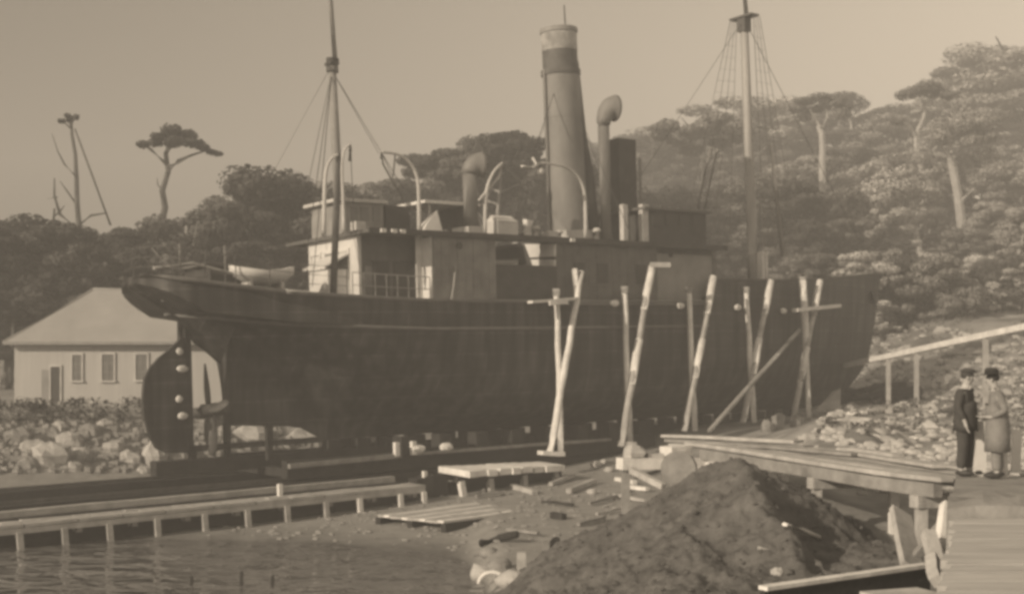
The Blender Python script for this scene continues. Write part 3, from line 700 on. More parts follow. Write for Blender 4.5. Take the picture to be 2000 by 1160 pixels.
# shores (slanting and upright props)
ordn = ['nearest the stern', 'second from the stern', 'in the middle of the row', 'second from the bow', 'nearest the bow']
V = [((1087,575),(1096,885)),((1220,570),(1230,862)),((1345,570),(1357,842)),((1458,570),(1473,825)),((1568,550),(1580,815))]
S = [((1136,530),(1075,882)),((1273,520),(1213,872)),((1394,540),(1337,842)),((1506,548),(1452,825)),((1602,548),(1550,815))]
for i in range(5):
    (a, b_), (c_, d_) = V[i], S[i]
    bt = [3.85,3.85,3.75,3.5,3.0][i]
    t0, t1 = sp(*a, bt), sp(*b_, bt+.45); u0, u1 = sp(*c_, bt-.02), sp(*d_, bt+.85)
    loc = SHIP_M @ t1; o = empty('upright_shore', loc, 'upright grey pole of the shore pair '+ordn[i]+', propping the black hull', 'shore', 'upright shores along the hull')
    M = SHIP_M; pts = [M @ t1.lerp(t0, k/6)+Vector((rnd.uniform(-.02,.02), 0, 0)) for k in range(7)]
    mb = MB(); mb.tube(pts, [.13,.125,.12,.12,.115,.11,.115], 8); mb.build('pole', 'pale_timber', o, True)
    mb = MB(); mb.tube([pts[-1]-Vector((0,0,.05)), pts[-1]+Vector((0,0,.22))], .16, 8); mb.build('pole_head', 'timber', o, True)
    if i == 4:
        mb = MB(); mb.tube([pts[6]+Vector((0,-.05,.05)), pts[5]+Vector((0,-.05,0)), pts[4]+Vector((0,-.06,0)), pts[3]+Vector((-.02,-.1,0))], .17, 8); mb.build('sunlit_band', 'pale_timber', o, True)  # pale sleeve paints a sunlit stretch onto the upright pole
    loc = M @ u1; o = empty('slanted_shore', loc, 'slanted pale topped pole of the shore pair '+ordn[i]+', leaning in against the black hull', 'shore', 'slanted shores along the hull')
    P = [M @ u1.lerp(u0, k/12)+Vector((rnd.uniform(-.025,.025), 0, 0)) for k in range(13)]
    mb = MB(); mb.tube(P, [.15-.003*k for k in range(13)], 8); mb.build('pole', 'pale_timber' if i == 0 else 'timber', o, True)
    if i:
        mb = MB(); mb.tube(P[9:], [.155,.165,.165,.155], 8); mb.build('sunlit_head', 'pale_timber', o, True)  # pale sleeve paints the sunlit top of the pole
        k0 = [0,4,4,4,3][i]; mb = MB(); mb.tube(P[k0:k0+4], [.155,.17,.17,.155], 8); mb.build('sunlit_band', 'pale_timber', o, True)  # lower pale sleeve, a second sunlit stretch painted on
    else:
        q = M @ sp(1122, 525, bt-.02); q1 = M @ sp(1128, 590, bt+.1); mb = MB(); mb.tube([q, q1], .11, 8); mb.tube([q+Vector((0,0,-.1)), P[12]+Vector((0,0,-.1))], .1, 8); mb.build('forked_head', 'pale_timber', o, True)
    if i == 1:
        mb = MB(); a = P[12]; mb.beam(a+Vector((-.1,-.1,.05)), a+Vector((.75,-.05,.05)), .16, .2); mb.build('head_plank', 'timber', o)
def world_beam(name, p0, p1, w, h, m, label, cat, group=None, jit=.01, seg=3, up=(0,0,1)):
    mb = MB(); mb.beam(p0, p1, w, h, up, jit, seg); return tag(mb.build(name, m), label, cat, group)
def world_pole(name, p0, p1, r, m, label, cat, group=None):
    mb = MB(); mb.tube([p0, Vector(p0).lerp(Vector(p1), .5)+Vector((0,0,.02)), p1], [r, r*.95, r*.9], 8); return tag(mb.build(name, m, smooth=True), label, cat, group)
M = SHIP_M
world_beam('staging_plank', M @ sp(1035,590,4.15), M @ sp(1127,583,4.0), .3, .1, 'pale_timber', 'short pale plank nailed level across the shore pair nearest the stern', 'plank')
world_beam('cleat_board', M @ sp(1073,592,4.3), M @ sp(1108,590,4.3), .12, .16, 'pale_timber', 'small pale cleat board under the level plank at the shore nearest the stern', 'board')
world_beam('staging_plank', M @ sp(1553,606,3.6), M @ sp(1638,597,3.2), .3, .16, 'pale_timber', 'short pale plank nailed level across the shore pair nearest the bow', 'plank')
world_pole('raking_pole', M @ sp(1562,645,3.7), M @ sp(1385,842,6.2), .11, 'grey_timber', 'long thin pole slanting down to the left from the shores nearest the bow', 'pole')
world_beam('footing_plank', M @ sp(1055,884,4.7), M @ sp(1098,886,4.9), .5, .16, 'pale_timber', 'pale footing plank under the shore pair nearest the stern', 'plank')
world_beam('footing_plank', M @ sp(1212,866,4.6), M @ sp(1238,868,4.7), .4, .22, 'pale_timber', 'pale footing block under the second shore pair from the stern', 'plank')

# ================================================================== HOUSE
hx0, hx1, hy0, hy1 = W(28,700,57).x, W(475,700,57).x, 57.0, 64.0
hz0, hz1 = 2.9, 5.72
hs = empty('cottage', (hx0, hy0, hz0), 'white weatherboard cottage with a pale hipped iron roof behind the stern', 'house')
mb = MB(); mb.bounds(hx0, hx1, hy0, hy1, hz0-.5, hz1); wall = mb.build('wall', 'house_wall', hs)
zt = 8.35; rx0 = W(182,566,60.5).x; rx1 = hx1-2.4; ov = .35
vs = [(hx0-ov,hy0-ov,hz1-.02),(hx1+ov,hy0-ov,hz1-.02),(hx1+ov,hy1+ov,hz1-.02),(hx0-ov,hy1+ov,hz1-.02),(rx0,60.5,zt),(rx1,60.5,zt)]
vs += [(v[0],v[1],v[2]+.1) for v in vs]
mb = MB(); mb.add(vs, [(3,2,1,0),(6,7,11,10),(7,8,11),(8,9,10,11),(9,6,10),(0,1,7,6),(1,2,8,7),(2,3,9,8),(3,0,6,9)]); roof = mb.build('roof', 'roof_iron', hs)
mb = MB(); mb.beam((hx0-ov,hy0-ov-.08,hz1+.0),(hx1+ov,hy0-ov-.08,hz1+.0),.14,.13); mb.build('gutter', 'grey_paint', roof)
mb = MB(); mb.tube([(rx0,60.5,zt+.1),(rx1,60.5,zt+.1)], .09, 8); mb.tube([(hx0-ov,hy0-ov,hz1+.06),(rx0,60.5,zt+.1)], .07, 6); mb.build('ridge_cap', 'roof_iron', roof)
def opening(name, px0, px1, py0, py1, m):
    x0, x1 = W(px0,0,57).x, W(px1,0,57).x; z0, z1 = W(0,py1,57).z, W(0,py0,57).z
    mb = MB(); mb.bounds(x0, x1, hy0-.03, hy0-.004, z0, z1); o = mb.build(name, m, hs)
    mb = MB()
    mb.bounds(x0-.07,x0,hy0-.07,hy0-.005,z0,z1); mb.bounds(x1,x1+.07,hy0-.07,hy0-.005,z0,z1); mb.bounds(x0-.07,x1+.07,hy0-.07,hy0-.005,z1,z1+.08)
    mb.build('frame', 'cream_paint', o)
    if name == 'window':
        mb = MB(); mb.bounds(x0-.1,x1+.1,hy0-.12,hy0-.005,z0-.08,z0); mb.build('sill', 'cream_paint', o)
        mb = MB(); xm=(x0+x1)/2
        for z in (lerp(z0,z1,.33), lerp(z0,z1,.66)): mb.bounds(x0,x1,hy0-.045,hy0-.031,z-.015,z+.015)
        mb.bounds(xm-.015,xm+.015,hy0-.05,hy0-.046,z0,z1); mb.build('glazing_bar', 'grey_paint', o)
for a in ((142,160,693,743),(200,223,692,743),(266,288,692,742)): opening('window', *a, 'window_dark')
opening('door', 100, 118, 716, 784, 'door_dark')
mb = MB(); mb.bounds(W(82,0,57).x, W(99,0,57).x, hy0-.06, hy0-.035, W(0,784,57).z, W(0,722,57).z); mb.build('open_shutter', 'grey_paint', hs)

# ================================================================== FOREGROUND
# wharf
wz = 2.46
wh_ = empty('wharf', (6, 13, wz), 'planked timber wharf deck in the right foreground', 'wharf')
def wedge(Y): return interp(Y, [5,9.9,15,21,24], [1.6,3.42,5.35,7.62,8.7])
mb = MB(); Y = 5.0; k = 0
while Y < 14.9:
    w = .23; x0 = wedge(Y)+rnd.uniform(-.05,.06); dz = rnd.uniform(-.006,.006)
    mb.add([(x0,Y,wz+dz),(14,Y+.4,wz+dz),(14,Y+.4+w-.012,wz+dz),(x0+.1,Y+w-.012,wz+dz),(x0,Y,wz-.08),(14,Y+.4,wz-.08),(14,Y+.4+w-.012,wz-.08),(x0+.1,Y+w-.012,wz-.08)],
        [(0,1,2,3),(7,6,5,4),(0,4,5,1),(1,5,6,2),(2,6,7,3),(3,7,4,0)]); Y += w
mb.build('decking', 'deck_timber', wh_)
for dx, m in ((.25,'dark_timber'),(2.5,'dark_timber')):
    mb = MB(); mb.beam((wedge(5)+dx,5,wz-.24),(wedge(15.3)+dx,15.3,wz-.24),.26,.3); mb.build('bearer', m, wh_)
for Y in (7.5, 11.0, 14.6):
    for dx in (.3, 2.6): mb = MB(); mb.tube([(wedge(Y)+dx,Y,0.2),(wedge(Y)+dx,Y,wz-.39)], .15, 10); mb.build('pile', 'grey_timber', wh_, True)
# step at the wharf's near corner
p = W(1760,1135,10.6); mb = MB(); mb.box((p.x+.22,10.75,wz-.28), (.62,.9,.2), R(20)); tag(mb.build('landing_step', 'timber'), 'pale square timber step below the near left corner of the wharf deck', 'step')
# earth path beyond the wharf where the men stand
mb = MB(); vs = []; fs = []
ny, nx = 26, 26
for i in range(ny+1):
    Y = 14.95+i*.32
    for k in range(nx+1):
        X = wedge(Y)-.1+max(0, k-.96)*.45; e = -.8*sstep(1.5, 0, k) if k < 2 else 0
        rough = sstep(17.6, 17.0, Y)*sstep(14.6,15.4,Y)
        z = wz-.01+.02*noise.noise(Vector((X*.8,Y*.8,0)))+rough*(.12+.22*abs(noise.noise(Vector((X*2.6,Y*2.6,3)))))-(.9 if k == 0 else 0)
        if i == 0: z -= .5
        vs.append((X,Y,z))
for i in range(ny):
    for k in range(nx): fs.append((i*(nx+1)+k, i*(nx+1)+k+1, (i+1)*(nx+1)+k+1, (i+1)*(nx+1)+k))
mb.add(vs, fs); tag(mb.build('path', 'rock_grey', smooth=False), 'earth path with a rubble strip between the wharf deck and the two men', 'path', kind='structure')
# walkway from wharf to slip head
A0, A1 = Vector((5.6,30.5,2.5)), Vector((8.25,21.6,2.42))
wk = empty('gangway', A0.lerp(A1, .5), 'light plank gangway leading from the men towards the ship', 'gangway')
d = (A1-A0).normalized(); side = Vector((d.y,-d.x,0)).normalized()*-1
for k in range(6):
    off = side*(-.9+.36*k); a = A0+off+d*rnd.uniform(-1.1,.9); b_ = A1+off+d*rnd.uniform(-.1,.3)
    mb = MB(); mb.beam(a+Vector((0,0,rnd.uniform(-.01,.01))), b_+Vector((0,0,rnd.uniform(-.03,.03))), rnd.uniform(.26,.36), .08, jit=.02, seg=7); mb.build('plank', ['timber','timber','grey_timber','timber','grey_timber','timber'][k], wk)
for off in (-.95, .85):
    mb = MB(); mb.beam(A0+side*off+Vector((0,0,-.2)), A1+side*off+Vector((0,0,-.2)), .18, .24, jit=.015, seg=5); mb.build('bearer', 'grey_timber', wk)
for t in (.08, .57, .95):
    q = A0.lerp(A1, t)
    mb = MB(); mb.beam(q+side*-1.1+Vector((0,0,-.42)), q+side*1.0+Vector((0,0,-.42)), .26, .22); mb.build('crosshead', 'timber', wk)
    for off in (-.95, .85): 
        g = ground(q.x, q.y); mb = MB(); mb.beam(q+side*off+Vector((0,0,min(-1.2, g-q.z-.2))), q+side*off+Vector((0,0,-.52)), .18, .18); mb.build('post', 'pale_timber' if off > 0 else 'timber', wk)
for t0, t1, o0, o1, l in ((.12,.5,-.5,.35,'loose plank lying askew on the far half of the gangway'),(.45,.85,.6,.1,'loose plank lying askew on the near half of the gangway'),(.3,.55,1.25,1.1,'plank hanging over the front edge of the gangway')):
    world_beam('loose_plank', A0.lerp(A1, t0)+side*o0+Vector((0,0,.09)), A0.lerp(A1, t1)+side*o1+Vector((0,0,.1)), .26, .06, 'grey_timber' if 'far' in l else 'timber', l, 'plank', None, .015)
lab = ['upper', 'middle', 'lower']
for k in range(3):
    a = W(1300+8*k, 850+9*k, 33-.5*k); b_ = W(1560+20*k, 862+12*k, 29.5-.5*k)
    world_beam('stacked_plank', a, b_, .4, .07, 'timber' if k != 1 else 'grey_timber', lab[k]+' plank of the loose stack at the far end of the gangway', 'plank', 'planks stacked at the gangway end')
# heavy beams below the gangway's far end
for px0, px1, py, nm in ((1210,1300,905,'left'),(1312,1378,905,'middle'),(1384,1480,903,'right')):
    world_beam('squared_log', W(px0,py,30), W(px1,py,30.4), .4, .27, 'pale_timber', nm+' of three pale squared logs laid end to end behind the dirt mound', 'log', 'squared logs behind the mound', .012)
world_beam('timber_block', W(1300,887,30.6), W(1340,884,30.9), .5, .38, 'pale_timber', 'pale timber block standing on the squared logs left of the stacked planks', 'block')
world_beam('brace_timber', W(1233,918,29.8), W(1296,950,28.6), .14, .14, 'timber', 'slanting brace timber under the left squared log', 'timber')
mb = MB(); p = W(1326,915,29.0); mb.tube([p+Vector((.03,.08,0)), p+Vector((-.03,-.08,0))], .42, 24); o = mb.build('drum_disc', 'grey_timber'); tag(o, 'round grey wooden drum half buried at the top left of the dirt mound', 'drum')
mb = MB(); p = W(1238,884,30.2); mb.blob(p, (.3,.25,.2), 3, .3); tag(mb.build('boulder', 'rock'), 'small pale boulder resting on the left squared log', 'boulder')
world_beam('short_plank', W(1262,890,30.3), W(1292,890,30.4), .3, .12, 'timber', 'short plank end between the pale boulder and the timber block', 'plank')
# trestle under the logs
for k, px in enumerate((1222, 1400, 1470)):
    p = W(px, 915, 30.2); g = ground(p.x, p.y)
    world_beam('log_support', (p.x,p.y,g-.2), (p.x,p.y,p.z-.05), .2, .2, 'grey_timber', 'grey post under the '+['left end of the left','left end of the right','right end of the right'][k]+' squared log', 'post', 'posts under the squared logs')

# dirt mound
def mound():
    cx, cy = 4.3, 24.0; mb = MB(); nx, ny = 230, 230; x0, x1, y0, y1 = -.8, 10.2, 14.5, 30; vs = []; fs = []
    def seg(X, Y, ax_, ay, bx, by, ha, hb, sl):
        dx, dy = bx-ax_, by-ay; t = min(1, max(0, ((X-ax_)*dx+(Y-ay)*dy)/(dx*dx+dy*dy)))
        return lerp(ha, hb, t)-sl*math.hypot(X-ax_-dx*t, Y-ay-dy*t)
    for i in range(ny+1):
        for k in range(nx+1):
            X = lerp(x0, x1, k/nx); Y = lerp(y0, y1, i/ny)
            w1 = .35*noise.noise(Vector((X*.5, Y*.5, 9))); Xw, Yw = X+w1, Y-w1
            h = max(seg(Xw,Yw,3.9,24.9,4.5,24.6,2.3,2.58,.58),                 # crest
                    seg(Xw,Yw,4.7,25.0,7.9,27.5,2.22,.6,1.5),              # ridge falling away to the right
                    max(seg(Xw,Yw,4.45,24.6,4.4,22.3,2.6,2.15,.6), seg(Xw,Yw,4.35,22.3,4.5,18.2,2.05,1.1,.58))-.7*max(0, Xw-4.55),   # spur towards the viewer
                    seg(Xw,Yw,3.0,22.5,3.4,16.5,1.5,1.05,.42),
                    1.12-.5*max(0, math.hypot((Xw-5.2)*.9, (Yw-19)*.55)-2.6))
            n_ = noise.noise(Vector((X*1.1,Y*1.1,0)))*.10+noise.noise(Vector((X*3.1,Y*3.1,1)))*.11+noise.noise(Vector((X*7,Y*7,2)))*.07+noise.noise(Vector((X*15,Y*15,4)))*.045
            z = h+n_; z = max(z, -3)
            vs.append((X, Y, z))
    for i in range(ny):
        for k in range(nx):
            q = (i*(nx+1)+k, i*(nx+1)+k+1, (i+1)*(nx+1)+k+1, (i+1)*(nx+1)+k)
            if max(vs[j][2]-ground(vs[j][0], vs[j][1], False) for j in q) > -.35: fs.append(q)
    mb.add(vs, fs); o = mb.build('dirt_mound', 'dirt', smooth=True); tag(o, 'big heap of dark dug earth in the centre right foreground', 'earth heap')
    H = {}
    return vs, nx, ny, (x0, x1, y0, y1)
MV, MNX, MNY, MB_ = mound()
def mz(X, Y):
    x0, x1, y0, y1 = MB_; k = int(round((X-x0)/(x1-x0)*MNX)); i = int(round((Y-y0)/(y1-y0)*MNY))
    if 0 <= k <= MNX and 0 <= i <= MNY: return max(MV[i*(MNX+1)+k][2], ground(X, Y))
    return ground(X, Y)
def on_top(px, py, y0=12, y1=60):
    Y = y0
    while Y < y1:
        p = W(px, py, Y)
        if p.z <= mz(p.x, p.y): return p
        Y += .08
    return W(px, py, y1)
# clods scattered on the mound: fine rubble nobody could count
mb = MB()
for k in range(900):
    X, Y = rnd.uniform(.2, 7.5), rnd.uniform(15, 27); z = mz(X, Y); r_ = rnd.uniform(.015,.045)*(1.8 if rnd.random() < .08 else 1)
    if z > ground(X, Y)+.05: mb.blob((X,Y,z+r_*.2), (r_, r_*.9, r_*.7), k, .4, 6)
tag(mb.build('clods', 'dirt'), 'loose clods of earth over the mound', 'clods', kind='stuff')
def half_sunk(name, px0, py0, px1, py1, r, m, label, cat, lift=.03, group=None):
    a, c_ = on_top(px0, py0), on_top(px1, py1); return world_pole(name, a+Vector((0,0,lift)), c_+Vector((0,0,lift)), r, m, label, cat, group)
half_sunk('stick', 1532, 1028, 1600, 1052, .045, 'pale_timber', 'pale stick lying in the dark hollow of the mound', 'stick')
half_sunk('stick', 1480, 1073, 1600, 1102, .035, 'timber', 'long thin pale stick low on the near slope of the mound', 'stick')
p = on_top(1518, 1122); mb = MB(); mb.blob(p+Vector((0,0,.03)), (.11,.1,.09), 5, .3); tag(mb.build('stone', 'rock'), 'pale round stone low on the near slope of the mound', 'stone')
# retaining board and posts at the right foot of the mound
a, c_ = W(1490,1152,15.4), W(1812,1106,17.0)
mb = MB(); mb.beam(a+Vector((0,0,-.3)), c_+Vector((0,0,-.3)), .09, .6); bo = empty('retaining_board', a.lerp(c_, .5)+Vector((0,0,-.6)), 'long retaining board with a pale top edge at the right foot of the mound', 'board')
mb.build('board', 'dark_timber', bo); mb = MB(); mb.beam(a+Vector((0,0,.025)), c_+Vector((0,0,.025)), .16, .05); mb.build('top_edge', 'pale_timber', bo)
world_beam('slab_post', W(1757,1000,19.2), W(1783,1112,17.4), .34, .1, 'timber', 'broad grey slab leaning against the right end of the retaining board', 'post', up=(0,1,.2))
for px0, py0, px1, py1, Y, w, m, l in ((1812,1040,1835,1128,16.2,.16,'timber','upright splintered post between the slab and the wharf edge'),
        (1848,985,1838,1075,16.8,.13,'pale_timber','pale thin post against the left edge of the wharf'),
        (1790,1085,1850,1010,17.2,.1,'grey_timber','thin timber leaning from the slab up to the wharf edge'),
        (1822,1090,1828,1135,15.0,.14,'timber','short stump of a post under the wharf corner')):
    world_beam('broken_post', W(px0,py0,Y), W(px1,py1,Y-.5), w, w, m, l, 'post', up=(0,1,.2))
# platform (raft) on the beach
c0 = Vector((-2.0,36,-.05)); e1 = Vector((3.24,3.9,0)); e2 = Vector((-2.1,1.75,0))
rf = empty('timber_platform', c0+(e1+e2)*.5, 'low timber platform with a dark front face lying on the beach', 'platform')
n = 11
for k in range(n):
    a = c0+e2*(k/n); mb = MB(); mb.beam(a+e2*(.45/n), a+e1+e2*(.45/n)+Vector((0,0,.05)), .24, .07, jit=.012, seg=3); mb.build('plank', 'timber' if k % 3 else 'pale_timber', rf)
for t in (0, .5, 1):
    a = c0+e2*t; mb = MB(); mb.beam(a+Vector((0,0,-.2)), a+e1+Vector((0,0,-.17)), .2, .3); mb.build('bearer', 'dark_timber', rf)
a = c0+e1*.69; mb = MB(); mb.box(a+Vector((0,-.13,-.14)), (.14,.14,.22)); mb.build('cleat', 'pale_timber', rf)
# jetsam between staging and mound
for px0, py0, px1, py1, w, m, l in ((1078,1012,1102,1016,.22,'dark_timber','dark timber end at the right corner of the beach platform'),
        (1220,955,1265,962,.16,'pale_timber','pale timber end lying left of the mound crest, upper one'),
        (1200,972,1262,985,.12,'timber','grey plank lying left of the mound crest under the pale timber end'),
        (1110,965,1160,945,.2,'timber','bleached log end in the debris left of the mound'),
        (1150,990,1235,965,.1,'grey_timber','curved branch lying along the left foot of the mound'),
        (1000,955,1045,968,.2,'timber','plank lying on the far edge of the beach platform'),
        (930,975,985,968,.14,'grey_timber','grey spar lying just behind the beach platform'),(1075,950,1120,935,.16,'timber','timber end sticking out below the sleeper trestle'),
        (1165,1010,1225,998,.09,'timber','thin batten lying on the lower left flank of the mound'),(1130,1030,1180,1018,.12,'grey_timber','weathered stick between beach platform and mound'),
        (1060,985,1120,992,.1,'dark_timber','dark thin spar right behind the beach platform corner'),(1205,940,1240,948,.18,'pale_timber','pale chock under the slanting brace timber'),
        (990,1040,1050,1050,.09,'grey_timber','grey stick on the open beach in front of the platform'),(1240,935,1290,925,.12,'dark_timber','dark spar in the shade under the squared logs')):
    a, c_ = GT(px0, py0), GT(px1, py1); world_beam('driftwood', a+Vector((0,0,.1)), c_+Vector((0,0,.12)), w, w*.8, m, l, 'timber', 'timbers strewn between slip and mound', .02)
for px, py, r_, l in ((1157,965,.16,'round pale stone left of the mound beside the bleached log'),(1165,912,.2,'left pale boulder below the second shore pair'),(1190,922,.17,'right pale boulder below the second shore pair'),
        (1180,905,.15,'upper pale boulder below the second shore pair'),(915,1010,.14,'small pale stone at the front of the beach platform')):
    p = GT(px, py); mb = MB(); mb.blob(p+Vector((0,0,r_*.5)), (r_*1.1,r_,r_*.8), px, .3); tag(mb.build('stone', 'rock', smooth=True), l, 'stone')
# near debris at the water's edge
for px, pyt_, pyb, w, m, l in ((1020,1078,1135,.2,'timber','stout squared grey post at the water edge left of the mound'),(1090,1050,1090,.12,'dark_timber','thin dark post at the left foot of the mound'),(1068,1056,1092,.16,'grey_timber','short grey post beside the thin dark post'),
        (985,1098,1140,.1,'grey_timber','thin stake leaning among the stones at the water edge')):
    p = W(px, pyb, 27.5 if px < 1050 else 28.5); t = W(px-2, pyt_, p.y); world_beam('stake', p+Vector((0,0,-.3)), t, w, w, m, l, 'post', 'stakes at the water edge')
for k, (px, py, r_, l) in enumerate(((955,1085,.2,'grey stone at the water edge, highest of the group left of the squared post'),(975,1112,.24,'dark grey stone at the water edge left of the squared post'),(945,1128,.28,'pale flat stone at the water edge, furthest left'),
        (1000,1140,.26,'large pale stone in front of the squared post'),(1050,1120,.2,'grey stone right of the squared post'),(1042,1142,.25,'low pale stone in front and right of the squared post'),(1090,1135,.22,'dark stone at the left toe of the mound'),(1075,1105,.18,'small stone between squared post and mound toe'))):
    p = GT(px, py, 20); z = max(p.z, WATER-.05); mb = MB(); mb.blob((p.x,p.y,z+r_*.35), (r_*1.3,r_,r_*.75), 40+k, .4); tag(mb.build('shore_stone', 'rock' if 'pale' in l else 'rock_grey', smooth=True), l, 'stone', 'stones at the water edge')
a = GT(962,1140,20); mb = MB(); mb.tube([a+Vector((math.cos(R(x))*.3, 0, .0+math.sin(R(x))*.26)) for x in range(0,190,15)], .045, 8); tag(mb.build('bent_hoop', 'pale_timber', smooth=True), 'pale bent hoop standing among the stones at the bottom edge', 'hoop')
for px0, py0, px1, py1, l in ((940,1072,1010,1062,'dark bough lying across the stones by the water'),(1030,1150,1085,1075,'dark log in the shadow at the left toe of the mound')):
    a, c_ = GT(px0, py0, 20), GT(px1, py1, 20); world_pole('fallen_bough', a+Vector((0,0,.15)), c_+Vector((0,0,.25)), .11, 'dark_timber', l, 'bough')
# thin stakes in the shallows
for k, px in enumerate((372, 470, 530)):
    p = W(px, 1140, 27.8); world_pole('water_stake', (p.x,27.8,-1.4), (p.x+.02,27.8,WATER+.22+.1*(k % 2)), .045, 'dark_timber', ['left','middle','right'][k]+' of three thin stakes standing in the water', 'stake', 'stakes in the water')

# rocks on the left bank
rk = [(95,905,.95,'big pale boulder at the foot of the bank'),(60,885,.6,'boulder left of the big pale boulder'),(130,870,.6,'boulder above the big pale boulder'),(175,850,.55,'grey boulder in the upper middle of the bank'),(155,895,.5,'boulder right of the big pale boulder'),
      (220,885,.6,'square pale boulder left of the rudder'),(250,902,.5,'flat boulder below the rudder on its left'),(302,905,.75,'tall pale block of stone just under the rudder'),(345,905,.5,'broken pale stone right of the tall block'),(30,860,.6,'grey boulder at the left edge of the bank'),
      (110,842,.45,'small boulder high on the bank below the cottage door'),(205,835,.4,'small boulder high on the bank below the middle window'),(265,860,.45,'grey boulder beside the rudder edge'),(420,860,.6,'pale boulder seen through the gap before the stern prop'),(418,910,.4,'low pale stone under the stern frame'),
      (490,858,.8,'broad pale boulder seen under the hull between two props'),(590,862,.7,'bright boulder under the hull right of the second prop'),(555,872,.5,'low bright stone under the hull beside the second prop'),(50,915,.5,'low grey stone at the waterline, left edge'),(190,905,.35,'small stone at the foot of the bank'),
      (280,925,.35,'small stone in front of the rudder'),(140,920,.4,'low stone by the mud in front of the bank')]
for k, (px, py, r_, l) in enumerate(rk):
    p = GT(px, py, 40); mb = MB(); tall = 1.15 if 'tall' in l else .75
    mb.blob(p+Vector((0,.2,r_*.2)), (r_*(.75 if tall > 1 else 1),r_*.85,r_*tall), 60+k, .38, 12); o = mb.build('boulder', 'rock_grey' if 'grey' in l else 'rock'); tag(o, l, 'boulder', 'boulders on the bank behind the stern')
mb = MB()
for k in range(900):
    px = rnd.uniform(-60, 620); py = rnd.uniform(812, 925); p = GT(px, py, 42)
    r_ = rnd.uniform(.06,.24); mb.blob(p+Vector((0,0,r_*.2)), (r_*1.1,r_,r_*.8), k, .4, 6)
tag(mb.build('rubble', 'rock_grey'), 'loose stone rubble on the bank behind the stern', 'rubble', kind='stuff')
mb = MB()
for k in range(1100):
    px = rnd.uniform(1560, 2060); py = rnd.uniform(640, 985); p = on_top(px, py, 22, 110)
    if p.y < 28.5 or p.y > 105: continue
    r_ = rnd.uniform(.04,.11)*(1+p.y/60)*(2 if rnd.random() < .05 else 1); mb.blob(p+Vector((0,0,r_*.2)), (r_*1.3,r_,r_*.7), k, .4, 6)
tag(mb.build('rubble', 'rock'), 'loose stones and chips over the cleared slope right of the bow', 'rubble', kind='stuff')
mb = MB()
for k in range(1300):
    X = rnd.uniform(-9, 3.5); Y = rnd.uniform(30, 44); z = ground(X, Y)
    if z < WATER+.02 or rnd.random() > .35+.5*noise.noise(Vector((X*.6,Y*.6,4)))+.02*(X+9): continue
    r_ = rnd.uniform(.02,.09); mb.blob((X,Y,z+r_*.2), (r_*1.3,r_,r_*.6), k, .4, 6)
tag(mb.build('shingle', 'rock_grey'), 'scattered shingle and chips on the beach before the slipway', 'shingle', kind='stuff')
# logs and timber lying on the right slope
lg = [(1640,790,1800,778,.42,'dark_timber','long dark log stack timber right of the bow, bottom one'),(1650,775,1770,765,.36,'dark_timber','dark log right of the bow lying on top of the bottom one'),(1705,790,1800,788,.34,'dark_timber','dark log end in front of the log stack'),
      (1620,828,1700,832,.18,'timber','pale squared timber on the rubble behind the gangway, left'),(1735,805,1840,835,.16,'timber','long pale plank on the rubble behind the gangway'),(1700,850,1760,880,.14,'timber','short pale plank on the rubble near the gangway'),(1600,845,1655,870,.1,'timber','stick lying beside the far end of the gangway'),(1780,862,1850,856,.1,'pale_timber','long pale batten behind the gangway near the dark suited man'),
      (1660,815,1725,805,.14,'pale_timber','bleached plank in front of the dark log stack'),(1745,840,1790,870,.09,'grey_timber','grey stick crossing the rubble behind the gangway'),(1815,815,1870,800,.11,'grey_timber','grey bough on the rubble left of the dark suited man'),(1690,745,1750,735,.12,'timber','fallen branch under the left posts of the sloping rail'),(1830,760,1880,745,.1,'timber','thin fallen branch left of the men under the sloping rail'),
      (1590,600,1600,602,.1,'timber',None),(1760,640,1860,636,.2,'timber','fallen pale trunk high on the cleared slope'),(1840,700,1930,690,.16,'timber','fallen pale branch under the sloping rail'),(1720,690,1760,720,.15,'bark_pale','bleached stump root under the left part of the sloping rail'),
      (1600,850,1640,905,.12,'timber',None)]
for px0, py0, px1, py1, r_, m, l in lg:
    if l is None: continue
    a, c_ = on_top(px0, py0, 24, 110), on_top(px1, py1, 24, 110)
    if abs(a.y-c_.y) > 6: c_ = W(px1, py1, a.y)
    world_pole('log', a+Vector((0,0,r_*.7)), c_+Vector((0,0,r_*.7)), r_, m, l, 'log', 'logs on the cleared slope')
a = W(1592,800,60); mb = MB(); mb.add([W(1590,803,60),W(1642,798,60),W(1642,757,62),W(1625,765,62),W(1590,803,61.5),W(1642,798,61.5),W(1642,757,62.5),W(1625,765,62.5)], [(0,1,2,3),(7,6,5,4),(0,4,5,1),(1,5,6,2),(2,6,7,3),(3,7,4,0)])
tag(mb.build('canvas_sheet', 'timber'), 'pale triangular boarding under the forefoot of the bow', 'boarding')
# stumps / shrubs at the foot of the bow shores
for k, (px, py, h) in enumerate(((1520,835,.75),(1555,838,.6),(1500,842,.45))):
    p = M @ sp(px, py, 5.2); mb = MB(); mb.blob(p+Vector((0,0,h*.2)), (.3,.28,h*.8), 90+k, .5, 10); tag(mb.build('stump', 'rock_grey', smooth=True), ['tallest','right','left'][k]+' of three ragged grey stumps at the foot of the bow shores', 'stump', 'stumps by the bow shores')
